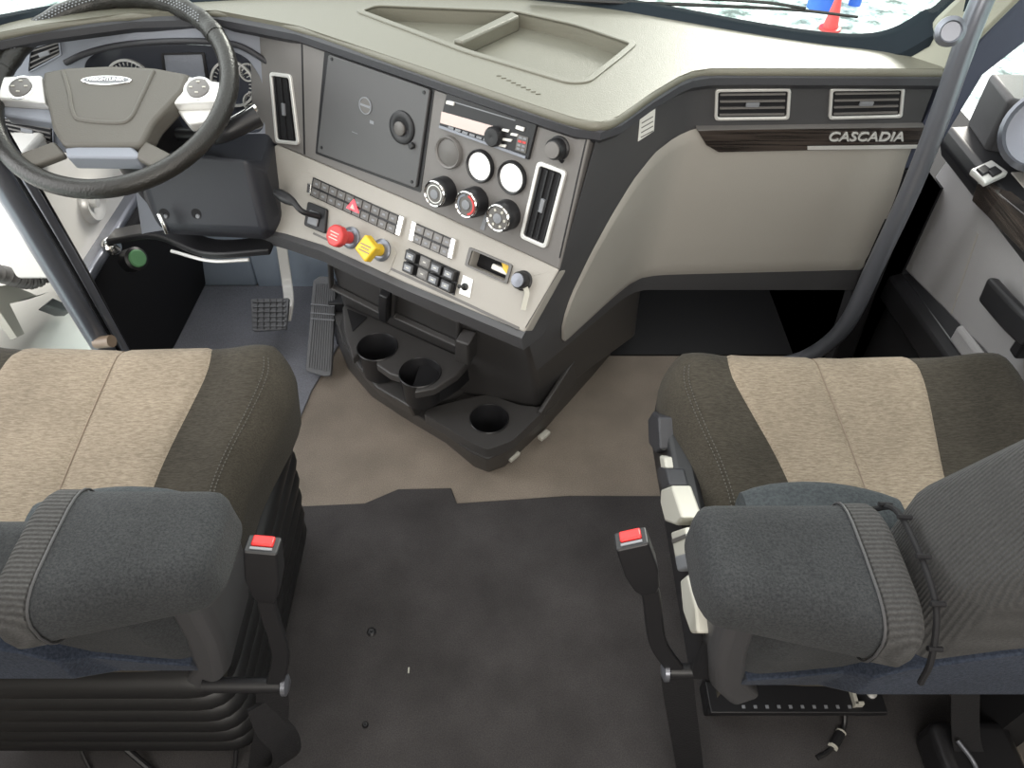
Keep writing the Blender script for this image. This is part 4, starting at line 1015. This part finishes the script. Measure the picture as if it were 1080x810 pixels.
# raised rear of the shelf and round speaker
def upw(bm): loft(bm, [[V3((.915, 1.44, .76)), V3((1.1, 1.44, .76)), V3((1.1, 1.44, .865)), V3((.915, 1.44, .87))], [V3((.905, 1.33, .76)), V3((1.1, 1.23, .76)), V3((1.1, 1.23, .86)), V3((.905, 1.33, .868))]])
dpart('shelf_riser', 'dark', upw, bev=.01)
SP = V3((.935, 1.235, .855))
dpart('speaker', 'steel', lambda bm: lathe(bm, SP, V3((-.75, -.45, .55)), [(.06, -.06), (.075, 0), (.075, .012), (.066, .018), (.062, .010), (.03, .004), (0, .008)], 36))
def pull(bm): tube(bm, [atx(1042, 305, .855), atx(1055, 320, .848), atx(1070, 336, .846), atx(1090, 355, .85)], 0, flat=(.05, .022), up=(0, 0, 1))
pl_ = dpart('pull_handle', 'black', pull, bev=.008, seg=3)
dpart('handle_post', 'black', lambda bm: box(bm, (.855, atx(1082, 355, .86).y - .012, .60), (.885, atx(1082, 355, .86).y + .012, .66)), bev=.004)
# window of the passenger door
w2 = obj('window_2', 'glass', None, lambda bm: box(bm, (1.10, .55, .78), (1.105, 1.75, 1.7))); struct(w2)
def wfr(bm): tube(bm, [(1.09, 1.14, .78), (1.07, 1.12, 1.3), (1.05, 1.05, 1.8)], 0, flat=(.05, .03), up=(0, 1, 0))
struct(obj('trim_11', 'doorblue', None, wfr, bev=.004))

# ================================================================== SEATS
def seat(cx, s, yo, name, lab, bw=(.64, .55, -.56, -.62), bo=0.0):
    """lx grows inboard; s = +1 driver (inboard to the right), -1 passenger"""
    r_ = root(name, lab, 'seat', (cx, .65 + yo, 0), 'cloth air suspension seats')
    X = lambda lx: cx + s * lx
    HW = .314; D0 = .945 + yo; D1 = .43 + yo
    Rr = .05
    def tap(v): q = min(1, max(0, (v - .12) / .45)); return 1 - .13 * q * q * (3 - 2 * q)
    def outline(u, v):
        """u -1..1 across (inboard +), v 0 front..1 rear"""
        y = D0 + (D1 - D0) * v
        w = HW * tap(v)
        return u * w, y
    def surf(u, v, h=0):
        # rounded front corners through a squircle near the front
        d = .09 / (D0 - D1)
        fx = 1.0
        if v < d:
            k = 1 - v / d; fx = 1 - .20 * (1 - math.sqrt(max(0, 1 - k * k)))
        lx, y = outline(u * fx, v)
        # drop near edges
        w = HW * tap(v) * fx; de = min(w - abs(lx), (D0 - y))
        z = .566 + .125 * (y - .70 - yo) * 1.6 * .9
        dome = .012 * (1 - (lx / HW) ** 2) - .010 * max(0, 1 - abs(lx) / .18)
        side = .016 * math.exp(-((abs(lx) - .25) / .05) ** 2)
        dr = 0
        if de < Rr: k = 1 - de / Rr; dr = Rr * (1 - math.sqrt(max(0, 1 - k * k)))
        n = V3((0, 0, 1))
        return V3((X(lx), y, z + dome + side - dr + h))
    def cushion(bm):
        us = [-1, -.997, -.985, -.96, -.93, -.89] + [-.84 + 1.68 * k / 24 for k in range(25)] + [.89, .93, .96, .985, .997, 1]
        vs = [0, .0012, .006, .016, .03, .05, .075, .10] + [.10 + .9 * k / 20 for k in range(1, 21)]
        R = [[bm.verts.new(surf(u, v)) for u in us] for v in vs]
        for A, B in zip(R, R[1:]):
            for i in range(len(us) - 1): bm.faces.new((A[i], A[i + 1], B[i + 1], B[i]))
        rim_ = [R[0][i] for i in range(len(us))] + [R[j][-1] for j in range(1, len(vs))] + [R[-1][i] for i in range(len(us) - 2, -1, -1)] + [R[j][0] for j in range(len(vs) - 2, 0, -1)]
        low = [bm.verts.new(V3((cx + (v.co.x - cx) * .97, v.co.y, v.co.z - .075))) for v in rim_]
        for i in range(len(rim_)): bm.faces.new((rim_[i], rim_[(i + 1) % len(rim_)], low[(i + 1) % len(rim_)], low[i]))
        bm.faces.new(low)
    cu = obj('seat_cushion', 'brown', r_, cushion, smooth=True)
    cu.data.polygons.foreach_set('use_smooth', [True] * len(cu.data.polygons))
    # beige insert: boundaries as fraction of half width, (v, u_inboard, u_outboard)
    bnd = [(t / 20, bw[1] + (bw[0] - bw[1]) * (1 - t / 20) ** 2.2, bw[3] + (bw[2] - bw[3]) * (1 - t / 20) ** 1.4) for t in range(21)]
    def bi(v, k):
        for a, b in zip(bnd, bnd[1:]):
            if v <= b[0]: t = (v - a[0]) / (b[0] - a[0]); return a[k] + (b[k] - a[k]) * t
        return bnd[-1][k]
    def insert(bm):
        vs = [.004, .012, .025, .045, .075] + [.10 + .88 * k / 24 for k in range(25)]
        N_ = 28; R = []
        for v in vs:
            a = bi(v, 2); b = bi(v, 1); row = []
            for i in range(N_ + 1):
                t = i / N_; u = a + (b - a) * t; e_ = min(t, 1 - t) * N_
                seam = -.0035 * math.exp(-((t - .5) / .012) ** 2); row.append(bm.verts.new(surf(u, v, (.004 if e_ >= 1 else -.003) + seam)))
            R.append(row)
        for A, B in zip(R, R[1:]):
            for i in range(N_): bm.faces.new((A[i], A[i + 1], B[i + 1], B[i]))
    ins = obj('seat_insert', 'insert', r_, insert); ins.data.polygons.foreach_set('use_smooth', [True] * len(ins.data.polygons))
    bm = bmesh.new(); tube(bm, [surf(bi(v, 2) * .5 + bi(v, 1) * .5, v, .0018) for v in [.03 + .9 * k / 20 for k in range(21)]], .0010, 6, 1); o = link('centre_seam', bm, 'tan'); o.parent = ins; o.matrix_parent_inverse = Matrix.Identity(4)
    # double stitch along the inboard edge
    def stitch(bm):
        for off in (0, .022):
            for k in range(70):
                v = .10 + .80 * k / 70; u = .86 + off - .10 * max(0, (v - .35)) ** 1.2 - off * 0
                a = surf(u, v, .0014); b = surf(u, v + .006, .0014); tube(bm, [a, b], .0009, 5, 1)
    o = obj('stitching', 'thread', r_, stitch)
    # pan below the cushion
    def pan(bm): box(bm, (-.24, D1 + .02, .42), (.24, D0 - .06, .52), lambda v: V3((X(v.x), v.y, v.z)))
    obj('seat_pan', 'black', r_, pan, bev=.02, seg=3)
    # lower back: fabric shell with plastic side
    def back(bm):
        L = []
        for z, a, b, y0, y1 in ((.465, .262, -.30, .432, .50), (.50, .272, -.30, .425, .52), (.60, .272, -.30, .40, .53), (.68, .262, -.30, .40, .53), (.71, .235, -.30, .41, .50)):
            L.append([V3((X(a), y1 + yo, z)), V3((X(a - .0), y0 + .03 + yo, z)), V3((X(a - .03), y0 + yo, z)), V3((X(b), y0 + yo, z)), V3((X(b), y1 + yo, z))])
        loft(bm, L)
    obj('back_shell', 'felt', r_, back, bev=.014, seg=4)
    def cover(bm):
        pr = [(.245, .50), (.20, .52), (.14, .56), (.124, .60), (.09, .63), (0, .67), (-.10, .70), (-.20, .73), (-.298, .75)]
        F = []; Bk = []
        def yy(z): return .372 + (.60 - z) * .30 if z > .5 else .402 + (.50 - z) * .42
        for lx, zt in pr: F.append((lx, zt))
        def yr(lx, z):
            if lx > .125: return .40 + max(0, .60 - z) * .25
            return .390 - (z - .54) * .06
        R = []
        for lx, zt in pr:
            z0 = .462 if lx > .125 else .54; R.append([V3((X(lx), yr(lx, z) - .008 + yo, z)) for z in [z0 + (zt - z0) * k / 5 for k in range(6)]])
        R2 = [[p + V3((0, .03, 0)) for p in r] for r in R]
        loft(bm, [r + q[::-1] for r, q in zip(R, R2)])
    obj('lower_cover', 'bluefab', r_, cover, bev=.003)
    def shell(bm):
        L = []
        for z, a in ((.40, .25), (.46, .285), (.56, .305), (.66, .315), (.70, .305)):
            y0 = .42 - (z - .40) * .05; L.append([V3((X(a), y0 + .012 + yo, z)), V3((X(a - .012), y0 + yo, z)), V3((X(a - .05), y0 + .012 + yo, z)), V3((X(a - .05), .55 + yo, z)), V3((X(a), .55 + yo, z))])
        loft(bm, L)
    obj('side_shell', 'dark', r_, shell, bev=.01, seg=3)
    # inboard armrest pad
    def sec(lx, grow=1.0):
        t = (.352 - lx) / .222; q = min(1, min(t + .004, 1.004 - t) / .11); q = math.sqrt(max(0, 1 - (1 - q) ** 2)); f = (.30 + .70 * q ** .8) * grow
        hy = .064 + .026 * t; cy = .452 - .026 * t; hz = .047 + .006 * t; ring = []
        for i in range(28):
            a = 2 * math.pi * i / 28; ca, sa = math.cos(a), math.sin(a)
            ring.append(V3((X(lx), cy + yo + hy * f * math.copysign(abs(ca) ** .5, ca) - (.012 if sa < 0 else 0) * sa, .735 + hz * f * math.copysign(abs(sa) ** .6, sa))))
        return ring
    LX = [.352 - .222 * (.5 - .5 * math.cos(math.pi * k / 22)) for k in range(23)]
    ar = obj('armrest', 'felt', r_, lambda bm: loft(bm, [sec(l) for l in LX]), smooth=True); ar.data.polygons.foreach_set('use_smooth', [True] * len(ar.data.polygons))
    LR = [.178, .176] + [.176 - .049 * (k / 12) ** .8 for k in range(1, 13)]
    o = obj('ribbed_end', 'rib', None, lambda bm: loft(bm, [sec(l, 1.03 if i else .98) for i, l in enumerate(LR)])); adopt(r_, o); o.parent = ar; o.matrix_parent_inverse = Matrix.Identity(4)
    bm = bmesh.new(); tube(bm, [p + V3((0, 0, .0)) for p in sec(.180, 1.035)], .0016, 6, 0, closed=True); o = link('arm_seam', bm, 'dark'); o.parent = ar
    # backrest, reclined, its inboard edge rising beside the armrest
    def brest(bm):
        L = []
        for z, a, y0, y1 in ((.54, .115, .392, .52), (.62, .112, .385, .535), (.78, .105, .372, .535), (.95, .065, .305, .485), (1.10, .02, .235, .43), (1.25, -.03, .18, .37)):
            a += bo
            L.append([V3((X(a), (y0 + y1) / 2 + yo, z)), V3((X(a - .012), y0 + .025 + yo, z)), V3((X(a - .04), y0 + yo, z)), V3((X(-.30), y0 + yo, z)), V3((X(-.30), y1 - .02 + yo, z)), V3((X(-.08 + a * .3), y1 - .03 + yo, z)), V3((X(a - .04), y1 + yo, z)), V3((X(a - .01), y1 - .02 + yo, z))])
        loft(bm, L)
    br = obj('backrest', 'rib2', r_, brest, bev=.008, seg=3)
    def piping(bm):
        pts = [V3((X(.119), yo + y, z)) for y, z in ((.532, .73), (.50, .775), (.44, .785), (.38, .775), (.345, .73), (.335, .69))]
        tube(bm, pts, .0035, 8, 6)
        for k in range(5): P = catm(pts, 6)[3 + k * 5]; tube(bm, [P + V3((-.008 * s, 0, .004)), P + V3((.008 * s, 0, .006))], .003, 6, 1)
    if s < 0: obj('edge_cord', 'void', r_, piping)
    # small lumbar pad showing ahead of the armrest
    def lum(bm):
        secs = []
        for k in range(11):
            t = k / 10; lx = .235 - .215 * t; q = math.sin(math.pi * min(1, .12 + t * .75) ) ** .4
            cy = .555 + yo - (.028 if s > 0 else 0); ring = []
            for i in range(16):
                a = 2 * math.pi * i / 16; ring.append(V3((X(lx), cy + .04 + (.066 - .02 * t) * q * math.copysign(abs(math.cos(a)) ** .6, math.cos(a)),   .60 + .048 * q * math.copysign(abs(math.sin(a)) ** .6, math.sin(a)))))
            secs.append(ring)
        loft(bm, secs)
    lu = obj('lumbar_pad', 'rim', r_, lum); lu.data.polygons.foreach_set('use_smooth', [True] * len(lu.data.polygons))
    # base
    def bel(bm):
        prof = []
        levels = 6
        L = []
        for k in range(levels * 8 + 1):
            z = .06 + .36 * k / (levels * 8); w_ = .020 * abs(math.sin(k * math.pi / 8)) ** .6 - .010; gx = .215 + .045 * (z / .4) + w_; y0 = .462 - .035 * (z / .4) - w_; y1 = .93 + w_
            q = rnd([(-.28 - w_, y0), (gx, y0), (gx, y1), (-.28 - w_, y1)], .06, 5)
            L.append([V3((X(a), b + yo, z)) for a, b in q])
        loft(bm, L)
    return r_, X, surf, bel
drv, XD, sD, belD = seat(-.680, 1, .020, 'driver_seat', 'beige and brown cloth truck seat on black bellows at left, facing the steering wheel', bo=-.09)
obj('suspension_bellows', 'bellows', drv, belD)
pas, XP, sP, belP = seat(.558, -1, .0, 'passenger_seat', 'beige and brown cloth truck seat at right, with white switches on its side', (.75, .50, -.42, -.34))
del drv['group']; del pas['group']
obj('seat_pedestal', 'black', pas, lambda bm: (box(bm, (.36, .62, .06), (.82, .92, .42)), box(bm, (.33, .58, .30), (.82, .94, .42))), bev=.01)
# switches on the inboard side of the passenger seat
def side_px(px, nm, m, x=.238, th=.03, bev=.004):
    def f(bm):
        q = [atx(a, b, x) for a, b in px]; loft(bm, [q, [p + V3((th, 0, 0)) for p in q]])
    return obj(nm, m, pas, f, bev=bev, seg=3)
obj('switch_panel', 'black', pas, lambda bm: box(bm, (.250, .44, .44), (.29, .90, .56)), bev=.01)
side_px([(688, 434), (694, 440), (696, 474), (691, 478), (684, 468), (683, 442)], 'tilt_paddle', 'lip')
side_px([(695, 480), (700, 482), (702, 494), (697, 496)], 'paddle_gap', 'offwhite', .24)
side_px([(694, 492), (702, 494), (706, 512), (699, 517), (693, 505)], 'height_paddle', 'lip')
side_px([(697, 516), (708, 512), (719, 546), (712, 554), (701, 550), (696, 530)], 'lumbar_button', 'offwhite', .236)
sb = side_px([(707, 561), (722, 556), (731, 597), (714, 602)], 'rocker_panel', 'offwhite', .236)
side_px([(711, 586), (728, 582), (731, 598), (714, 603)], 'rocker_lower', 'ggrey', .233, .02)
side_px([(708, 569), (723, 563), (724, 567), (709, 573)], 'rocker_groove', 'gblank', .2345, .01, 0)
side_px([(717, 612), (724, 606), (733, 640), (735, 668), (728, 668), (720, 645)], 'recline_handle', 'offwhite', .236)
# slide rail below the passenger seat
rail = obj('slide_rail', 'black', pas, lambda bm: (box(bm, (.37, .54, .045), (.70, .60, .06)), box(bm, (.37, .555, 0), (.40, .61, .045)), box(bm, (.66, .555, 0), (.70, .61, .045)), box(bm, (.37, .60, .045), (.70, .70, .075))), bev=.002)
def rh(bm):
    for k in range(10): box(bm, (.43 + k * .022, .548, .0595), (.436 + k * .022, .554, .0612))
o = obj('rail_holes', 'ggrey', None, rh); o.parent = rail; adopt(rail, o); o.matrix_parent_inverse = Matrix.Identity(4)
def rb(bm):
    lathe(bm, V3((.68, .575, .06)), (0, 0, 1), [(.009, 0), (.009, .004), (.005, .006), (0, .006)], 16); 
o = obj('rail_bolt', 'silver', None, rb); adopt(rail, o); o.matrix_parent_inverse = Matrix.Identity(4)
o = obj('rail_clip', 'offwhite', None, lambda bm: (box(bm, (.638, .55, .06), (.645, .60, .075)), box(bm, (.638, .55, .06), (.655, .556, .075))), bev=.001); adopt(rail, o); o.matrix_parent_inverse = Matrix.Identity(4)

# seat belt buckles -----------------------------------------------------------
def buckle(s, piv, topc_, nm_lab, strap_pts, twist):
    r_ = root('seat_belt_buckle', nm_lab, 'seat belt buckle', tuple(piv))
    top = V3(topc_); d = (V3(piv) - top); ax = d.normalized()
    side = V3((1, 0, 0)); side = (side - ax * side.dot(ax)).normalized(); fr = ax.cross(side).normalized()
    xf = lambda v: top + side * v.x + fr * v.y + ax * v.z
    def bodyb(bm):
        L = []
        for z, wx, wy in ((0, .020, .014), (.05, .021, .015), (.085, .016, .012), (.10, .010, .009)):
            L.append([xf(V3((a, b, z))) for a, b in rnd([(-wx, -wy), (wx, -wy), (wx, wy), (-wx, wy)], .004, 3)])
        loft(bm, L)
    obj('buckle_body', 'black', r_, bodyb, bev=.002)
    obj('release_button', 'red', r_, lambda bm: box(bm, (-.013, -.011 , -.004), (.013, .004, .004), xf), bev=.002)
    obj('latch_slot', 'ggrey', r_, lambda bm: box(bm, (-.013, .006, -.0015), (.013, .0095, .001), xf))
    def st_(bm): tube(bm, [xf(V3((0, 0, .09))), xf(V3((0, 0, .12))), top.lerp(V3(piv), .75) + V3((s * .012, 0, 0)), V3(piv)], 0, flat=(.024, .010), up=(1, 0, 0))
    obj('buckle_stalk', 'black', r_, st_, bev=.003)
    P = V3(piv)
    obj('pivot_bolt', 'steel', r_, lambda bm: lathe(bm, P + V3((-s * -.012, 0, 0)), (s, 0, 0), [(.015, 0), (.015, .006), (.009, .009), (0, .009)], 18))
    obj('pivot_rod', 'black', r_, lambda bm: tube(bm, [P + V3((s * .01, 0, 0)), P + V3((-s * .10, .0, 0))], .011, 12, 2))
    def strp(bm):
        tube(bm, strap_pts, 0, flat=(.046, .003), up=(1, 0, 0), smooth=8)
    obj('belt_webbing', 'strap', r_, strp)
    return r_
bP = buckle(-1, (.232, .452, .45), (.1420, .497, .72), 'red buttoned black seat belt buckle on a stalk beside the passenger seat', [(.236, .455, .43), (.25, .45, .36), (.285, .44, .2), (.325, .43, .02), (.34, .38, .006)], 0)
bD = buckle(1, (-.337, .440, .43), (-.298, .492, .715), 'red buttoned black seat belt buckle on a stalk beside the driver seat', [(-.345, .44, .41), (-.36, .43, .33), (-.40, .42, .2), (-.45, .42, .03), (-.46, .38, .006)], 1)
# gathered folds of the driver's belt
def fold(bm):
    tube(bm, [(-.365, .435, .38), (-.36, .42, .33), (-.35, .415, .28), (-.36, .41, .22), (-.40, .41, .16)], 0, flat=(.045, .006), up=(.8, .6, 0), smooth=8)
obj('belt_fold', 'strap', bD, fold)
# lap belt in the far right corner
bR = root('lap_belt', 'black lap belt and retractor on the floor in the lower right corner', 'seat belt', (.80, .45, 0))
obj('belt_webbing', 'strap', bR, lambda bm: tube(bm, [(.74, .60, .36), (.77, .53, .22), (.80, .47, .10), (.84, .42, .03)], 0, flat=(.048, .003), up=(1, 0, 0), smooth=8))
obj('retractor', 'black', bR, lambda bm: box(bm, (.755, .41, 0), (.90, .52, .09)), bev=.02, seg=3)
obj('belt_tongue', 'steel', bR, lambda bm: tube(bm, [(.775, .47, .12), (.79, .44, .115), (.80, .42, .10)], .004, 8, 5))

# cables ----------------------------------------------------------------------
def wire(bm): tube(bm, [(.635, .56, .03), (.632, .535, .012), (.615, .51, .008), (.59, .49, .006), (.565, .478, .006)], .0045, 8, 6)
wr = root('cable', 'short black cable with a connector lying on the mat below the passenger seat', 'cable', (.60, .5, 0))
obj('wire', 'black', wr, wire)
obj('connector', 'black', wr, lambda bm: tube(bm, [(.622, .522, .010), (.600, .497, .009)], .009, 8, 2))
obj('connector_band', 'offwhite', wr, lambda bm: (tube(bm, [(.6235, .524, .010), (.6215, .5215, .010)], .0095, 10, 2), tube(bm, [(.6012, .4985, .009), (.599, .496, .009)], .0095, 10, 2)))
cabs = (([(-.80, .50, .05), (-.77, .455, .01), (-.72, .43, .006), (-.66, .44, .006)], .0035, 'thin black cable looping from under the driver seat, leftmost of its bundle'),
        ([(-.70, .48, .05), (-.65, .45, .012), (-.60, .425, .008), (-.57, .40, .006)], .006, 'black cable below the driver seat bellows, middle of its bundle'),
        ([(-.50, .48, .05), (-.51, .45, .015), (-.56, .425, .008), (-.62, .40, .006)], .0045, 'black cable curving from the bellows corner, rightmost of its bundle'))
for pts, r, lb in cabs:
    tag(obj('cable', 'black', None, lambda bm: tube(bm, pts, r, 8, 6)), lb, 'cable', 'cables under the driver seat')

# ================================================================== FLOOR MAT AND FLOOR DETAILS
struct(obj('trim_14', 'daylit', None, lambda bm: prism(bm, Plane((0, 0, 0), (0, 0, 1), (1, 0, 0)), [(-.98, 1.30), (-.56, 1.30), (-.545, 1.42), (-.50, 1.60), (-.46, 1.87), (-.98, 1.87)], 0, .006)))  # sheet added over the driver's footwell carpet to carry painted cool daylight
struct(obj('trim_13', 'bellows', None, lambda bm: (box(bm, (.28, 1.56, 0), (.88, 1.9, .006)))))  # black sheet added over the carpet, standing in for shade under the dash
PM = Plane((0, 0, .0), (0, 0, 1), (1, 0, 0))
mo = PM.pp([(1080, 527), (700, 524), (600, 524), (482, 532), (476, 516), (420, 517), (385, 532), (296, 536), (200, 540), (0, 545)])  # the step in this front edge is a shadow shaped into the mat
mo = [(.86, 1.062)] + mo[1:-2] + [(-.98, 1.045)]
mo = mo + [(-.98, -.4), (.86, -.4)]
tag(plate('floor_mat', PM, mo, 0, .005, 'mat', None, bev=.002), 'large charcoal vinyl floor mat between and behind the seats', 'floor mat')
def sc_(x, y, r, lb, nm='floor_bolt', m='black', h=.006):
    P = atz(x, y, .005); tag(obj(nm, m, None, lambda bm: lathe(bm, P, (0, 0, 1), [(r, 0), (r, h * .4), (r * .6, h), (r * .3, h), (0, h * .6)], 18)), lb, 'bolt')
sc_(392, 667, .0095, 'black bolt head standing up from the middle of the charcoal mat')
sc_(385.5, 765, .006, 'small black bolt in the charcoal mat near the bottom of the view')
P = atz(431, 707, .006); tag(obj('wood_chip', 'offwhite', None, lambda bm: box(bm, (P.x - .0015, P.y - .006, .005), (P.x + .0015, P.y + .006, .008)), bev=.001), 'tiny pale chip lying on the charcoal mat', 'chip')

# ================================================================== OUTSIDE
gr_ = obj('ground', 'ground', None, lambda bm: box(bm, (-30, -20, -1.35), (30, 45, -1.30))); struct(gr_)
wp = root('windshield_wiper', 'thin black windshield wiper resting along the bottom of the glass', 'wiper', (.2, 1.66, .96))
def wa(bm): tube(bm, [atz(x, y, .955) for x, y in ((560, -3), (640, 2), (740, 5.5), (840, 10.5), (905, 18))], lambda t: .0045 - .002 * t, 8, 6)
obj('wiper_blade', 'black', wp, wa)
obj('wiper_arm', 'black', wp, lambda bm: tube(bm, [atz(x, y, .965) for x, y in ((560, -9), (700, -3), (800, 2), (850, 9))], .003, 8, 6))
def drum(px, py, r, h, m, lb, nm, cat):
    P = atz(px, py, -1.3)
    tag(obj(nm, m, None, lambda bm: lathe(bm, P, (0, 0, 1), [(r, 0), (r, h * .3), (r * 1.04, h * .33), (r, h * .36), (r, h * .64), (r * 1.04, h * .67), (r, h * .7), (r, h * .97), (r * .96, h), (0, h)], 24)), lb, cat)
drum(866, 8, .14, .5, 'blue', 'blue drum standing in the yard beyond the windshield', 'drum', 'drum')
drum(901, 5, .06, .3, 'blue', 'small blue can in the yard beyond the windshield, right of the blue drum', 'can', 'can')
PCn = atz(875, 31, -1.3)
def cone(bm): lathe(bm, PCn, (0, 0, 1), [(.10, 0), (.10, .02), (.07, .025), (.025, .30), (.02, .31), (0, .31)], 20)
tag(obj('traffic_cone', 'knobred', None, cone), 'small red traffic cone in the yard beyond the windshield', 'cone')

# ================================================================== LIGHT
wd = bpy.data.worlds.new('world'); sc.world = wd; wd.use_nodes = True; nt = wd.node_tree; bg = nt.nodes['Background']
tc = nt.nodes.new('ShaderNodeTexCoord'); sx = nt.nodes.new('ShaderNodeSeparateXYZ'); nt.links.new(tc.outputs['Generated'], sx.inputs[0])
rp = nt.nodes.new('ShaderNodeValToRGB'); rp.color_ramp.elements[0].position = .45; rp.color_ramp.elements[0].color = (.55, .58, .56, 1); rp.color_ramp.elements[1].position = .62; rp.color_ramp.elements[1].color = (1, 1, 1.0, 1)
mr = nt.nodes.new('ShaderNodeMapRange'); mr.inputs['From Min'].default_value = -1; nt.links.new(sx.outputs['Z'], mr.inputs['Value']); nt.links.new(mr.outputs['Result'], rp.inputs['Fac']); nt.links.new(rp.outputs['Color'], bg.inputs['Color'])
m1 = nt.nodes.new('ShaderNodeMapRange'); m1.inputs['From Min'].default_value = -.1; m1.inputs['From Max'].default_value = -.9; m1.inputs['To Min'].default_value = 1.5; m1.inputs['To Max'].default_value = 3.6
nt.links.new(sx.outputs['X'], m1.inputs['Value']); nt.links.new(m1.outputs['Result'], bg.inputs['Strength'])
su = bpy.data.lights.new('sun', 'SUN'); su.energy = 2.6; su.angle = math.radians(16); su.color = (1, .95, .86)
so_ = bpy.data.objects.new('sun', su); COL.objects.link(so_); so_.rotation_euler = V3((-.55, -1.25, -.62)).to_track_quat('-Z', 'Y').to_euler()
al = bpy.data.lights.new('overhead_fill', 'AREA'); al.shape = 'RECTANGLE'; al.size = 1.4; al.size_y = .9; al.energy = 9; al.color = (1, .95, .88)  # unseen soft light added overhead as fill for the cab interior
ao = bpy.data.objects.new('overhead_fill', al); COL.objects.link(ao); ao.location = (.0, .1, 2.07)
a2 = bpy.data.lights.new('rear_fill', 'AREA'); a2.shape = 'RECTANGLE'; a2.size = 1.5; a2.size_y = .7; a2.energy = 22; a2.color = (1, .95, .88)  # unseen light added behind the camera to brighten rear-facing dash and door surfaces
a2o = bpy.data.objects.new('rear_fill', a2); COL.objects.link(a2o); a2o.location = (.1, -1.0, 1.55); a2o.rotation_euler = V3((.12, 1.0, -.28)).to_track_quat('-Z', 'Y').to_euler()
vs_ = sc.view_settings; vs_.view_transform = 'Standard'; vs_.look = 'None'; vs_.gamma = 1; vs_.use_curve_mapping = False; vs_.exposure = 0.35
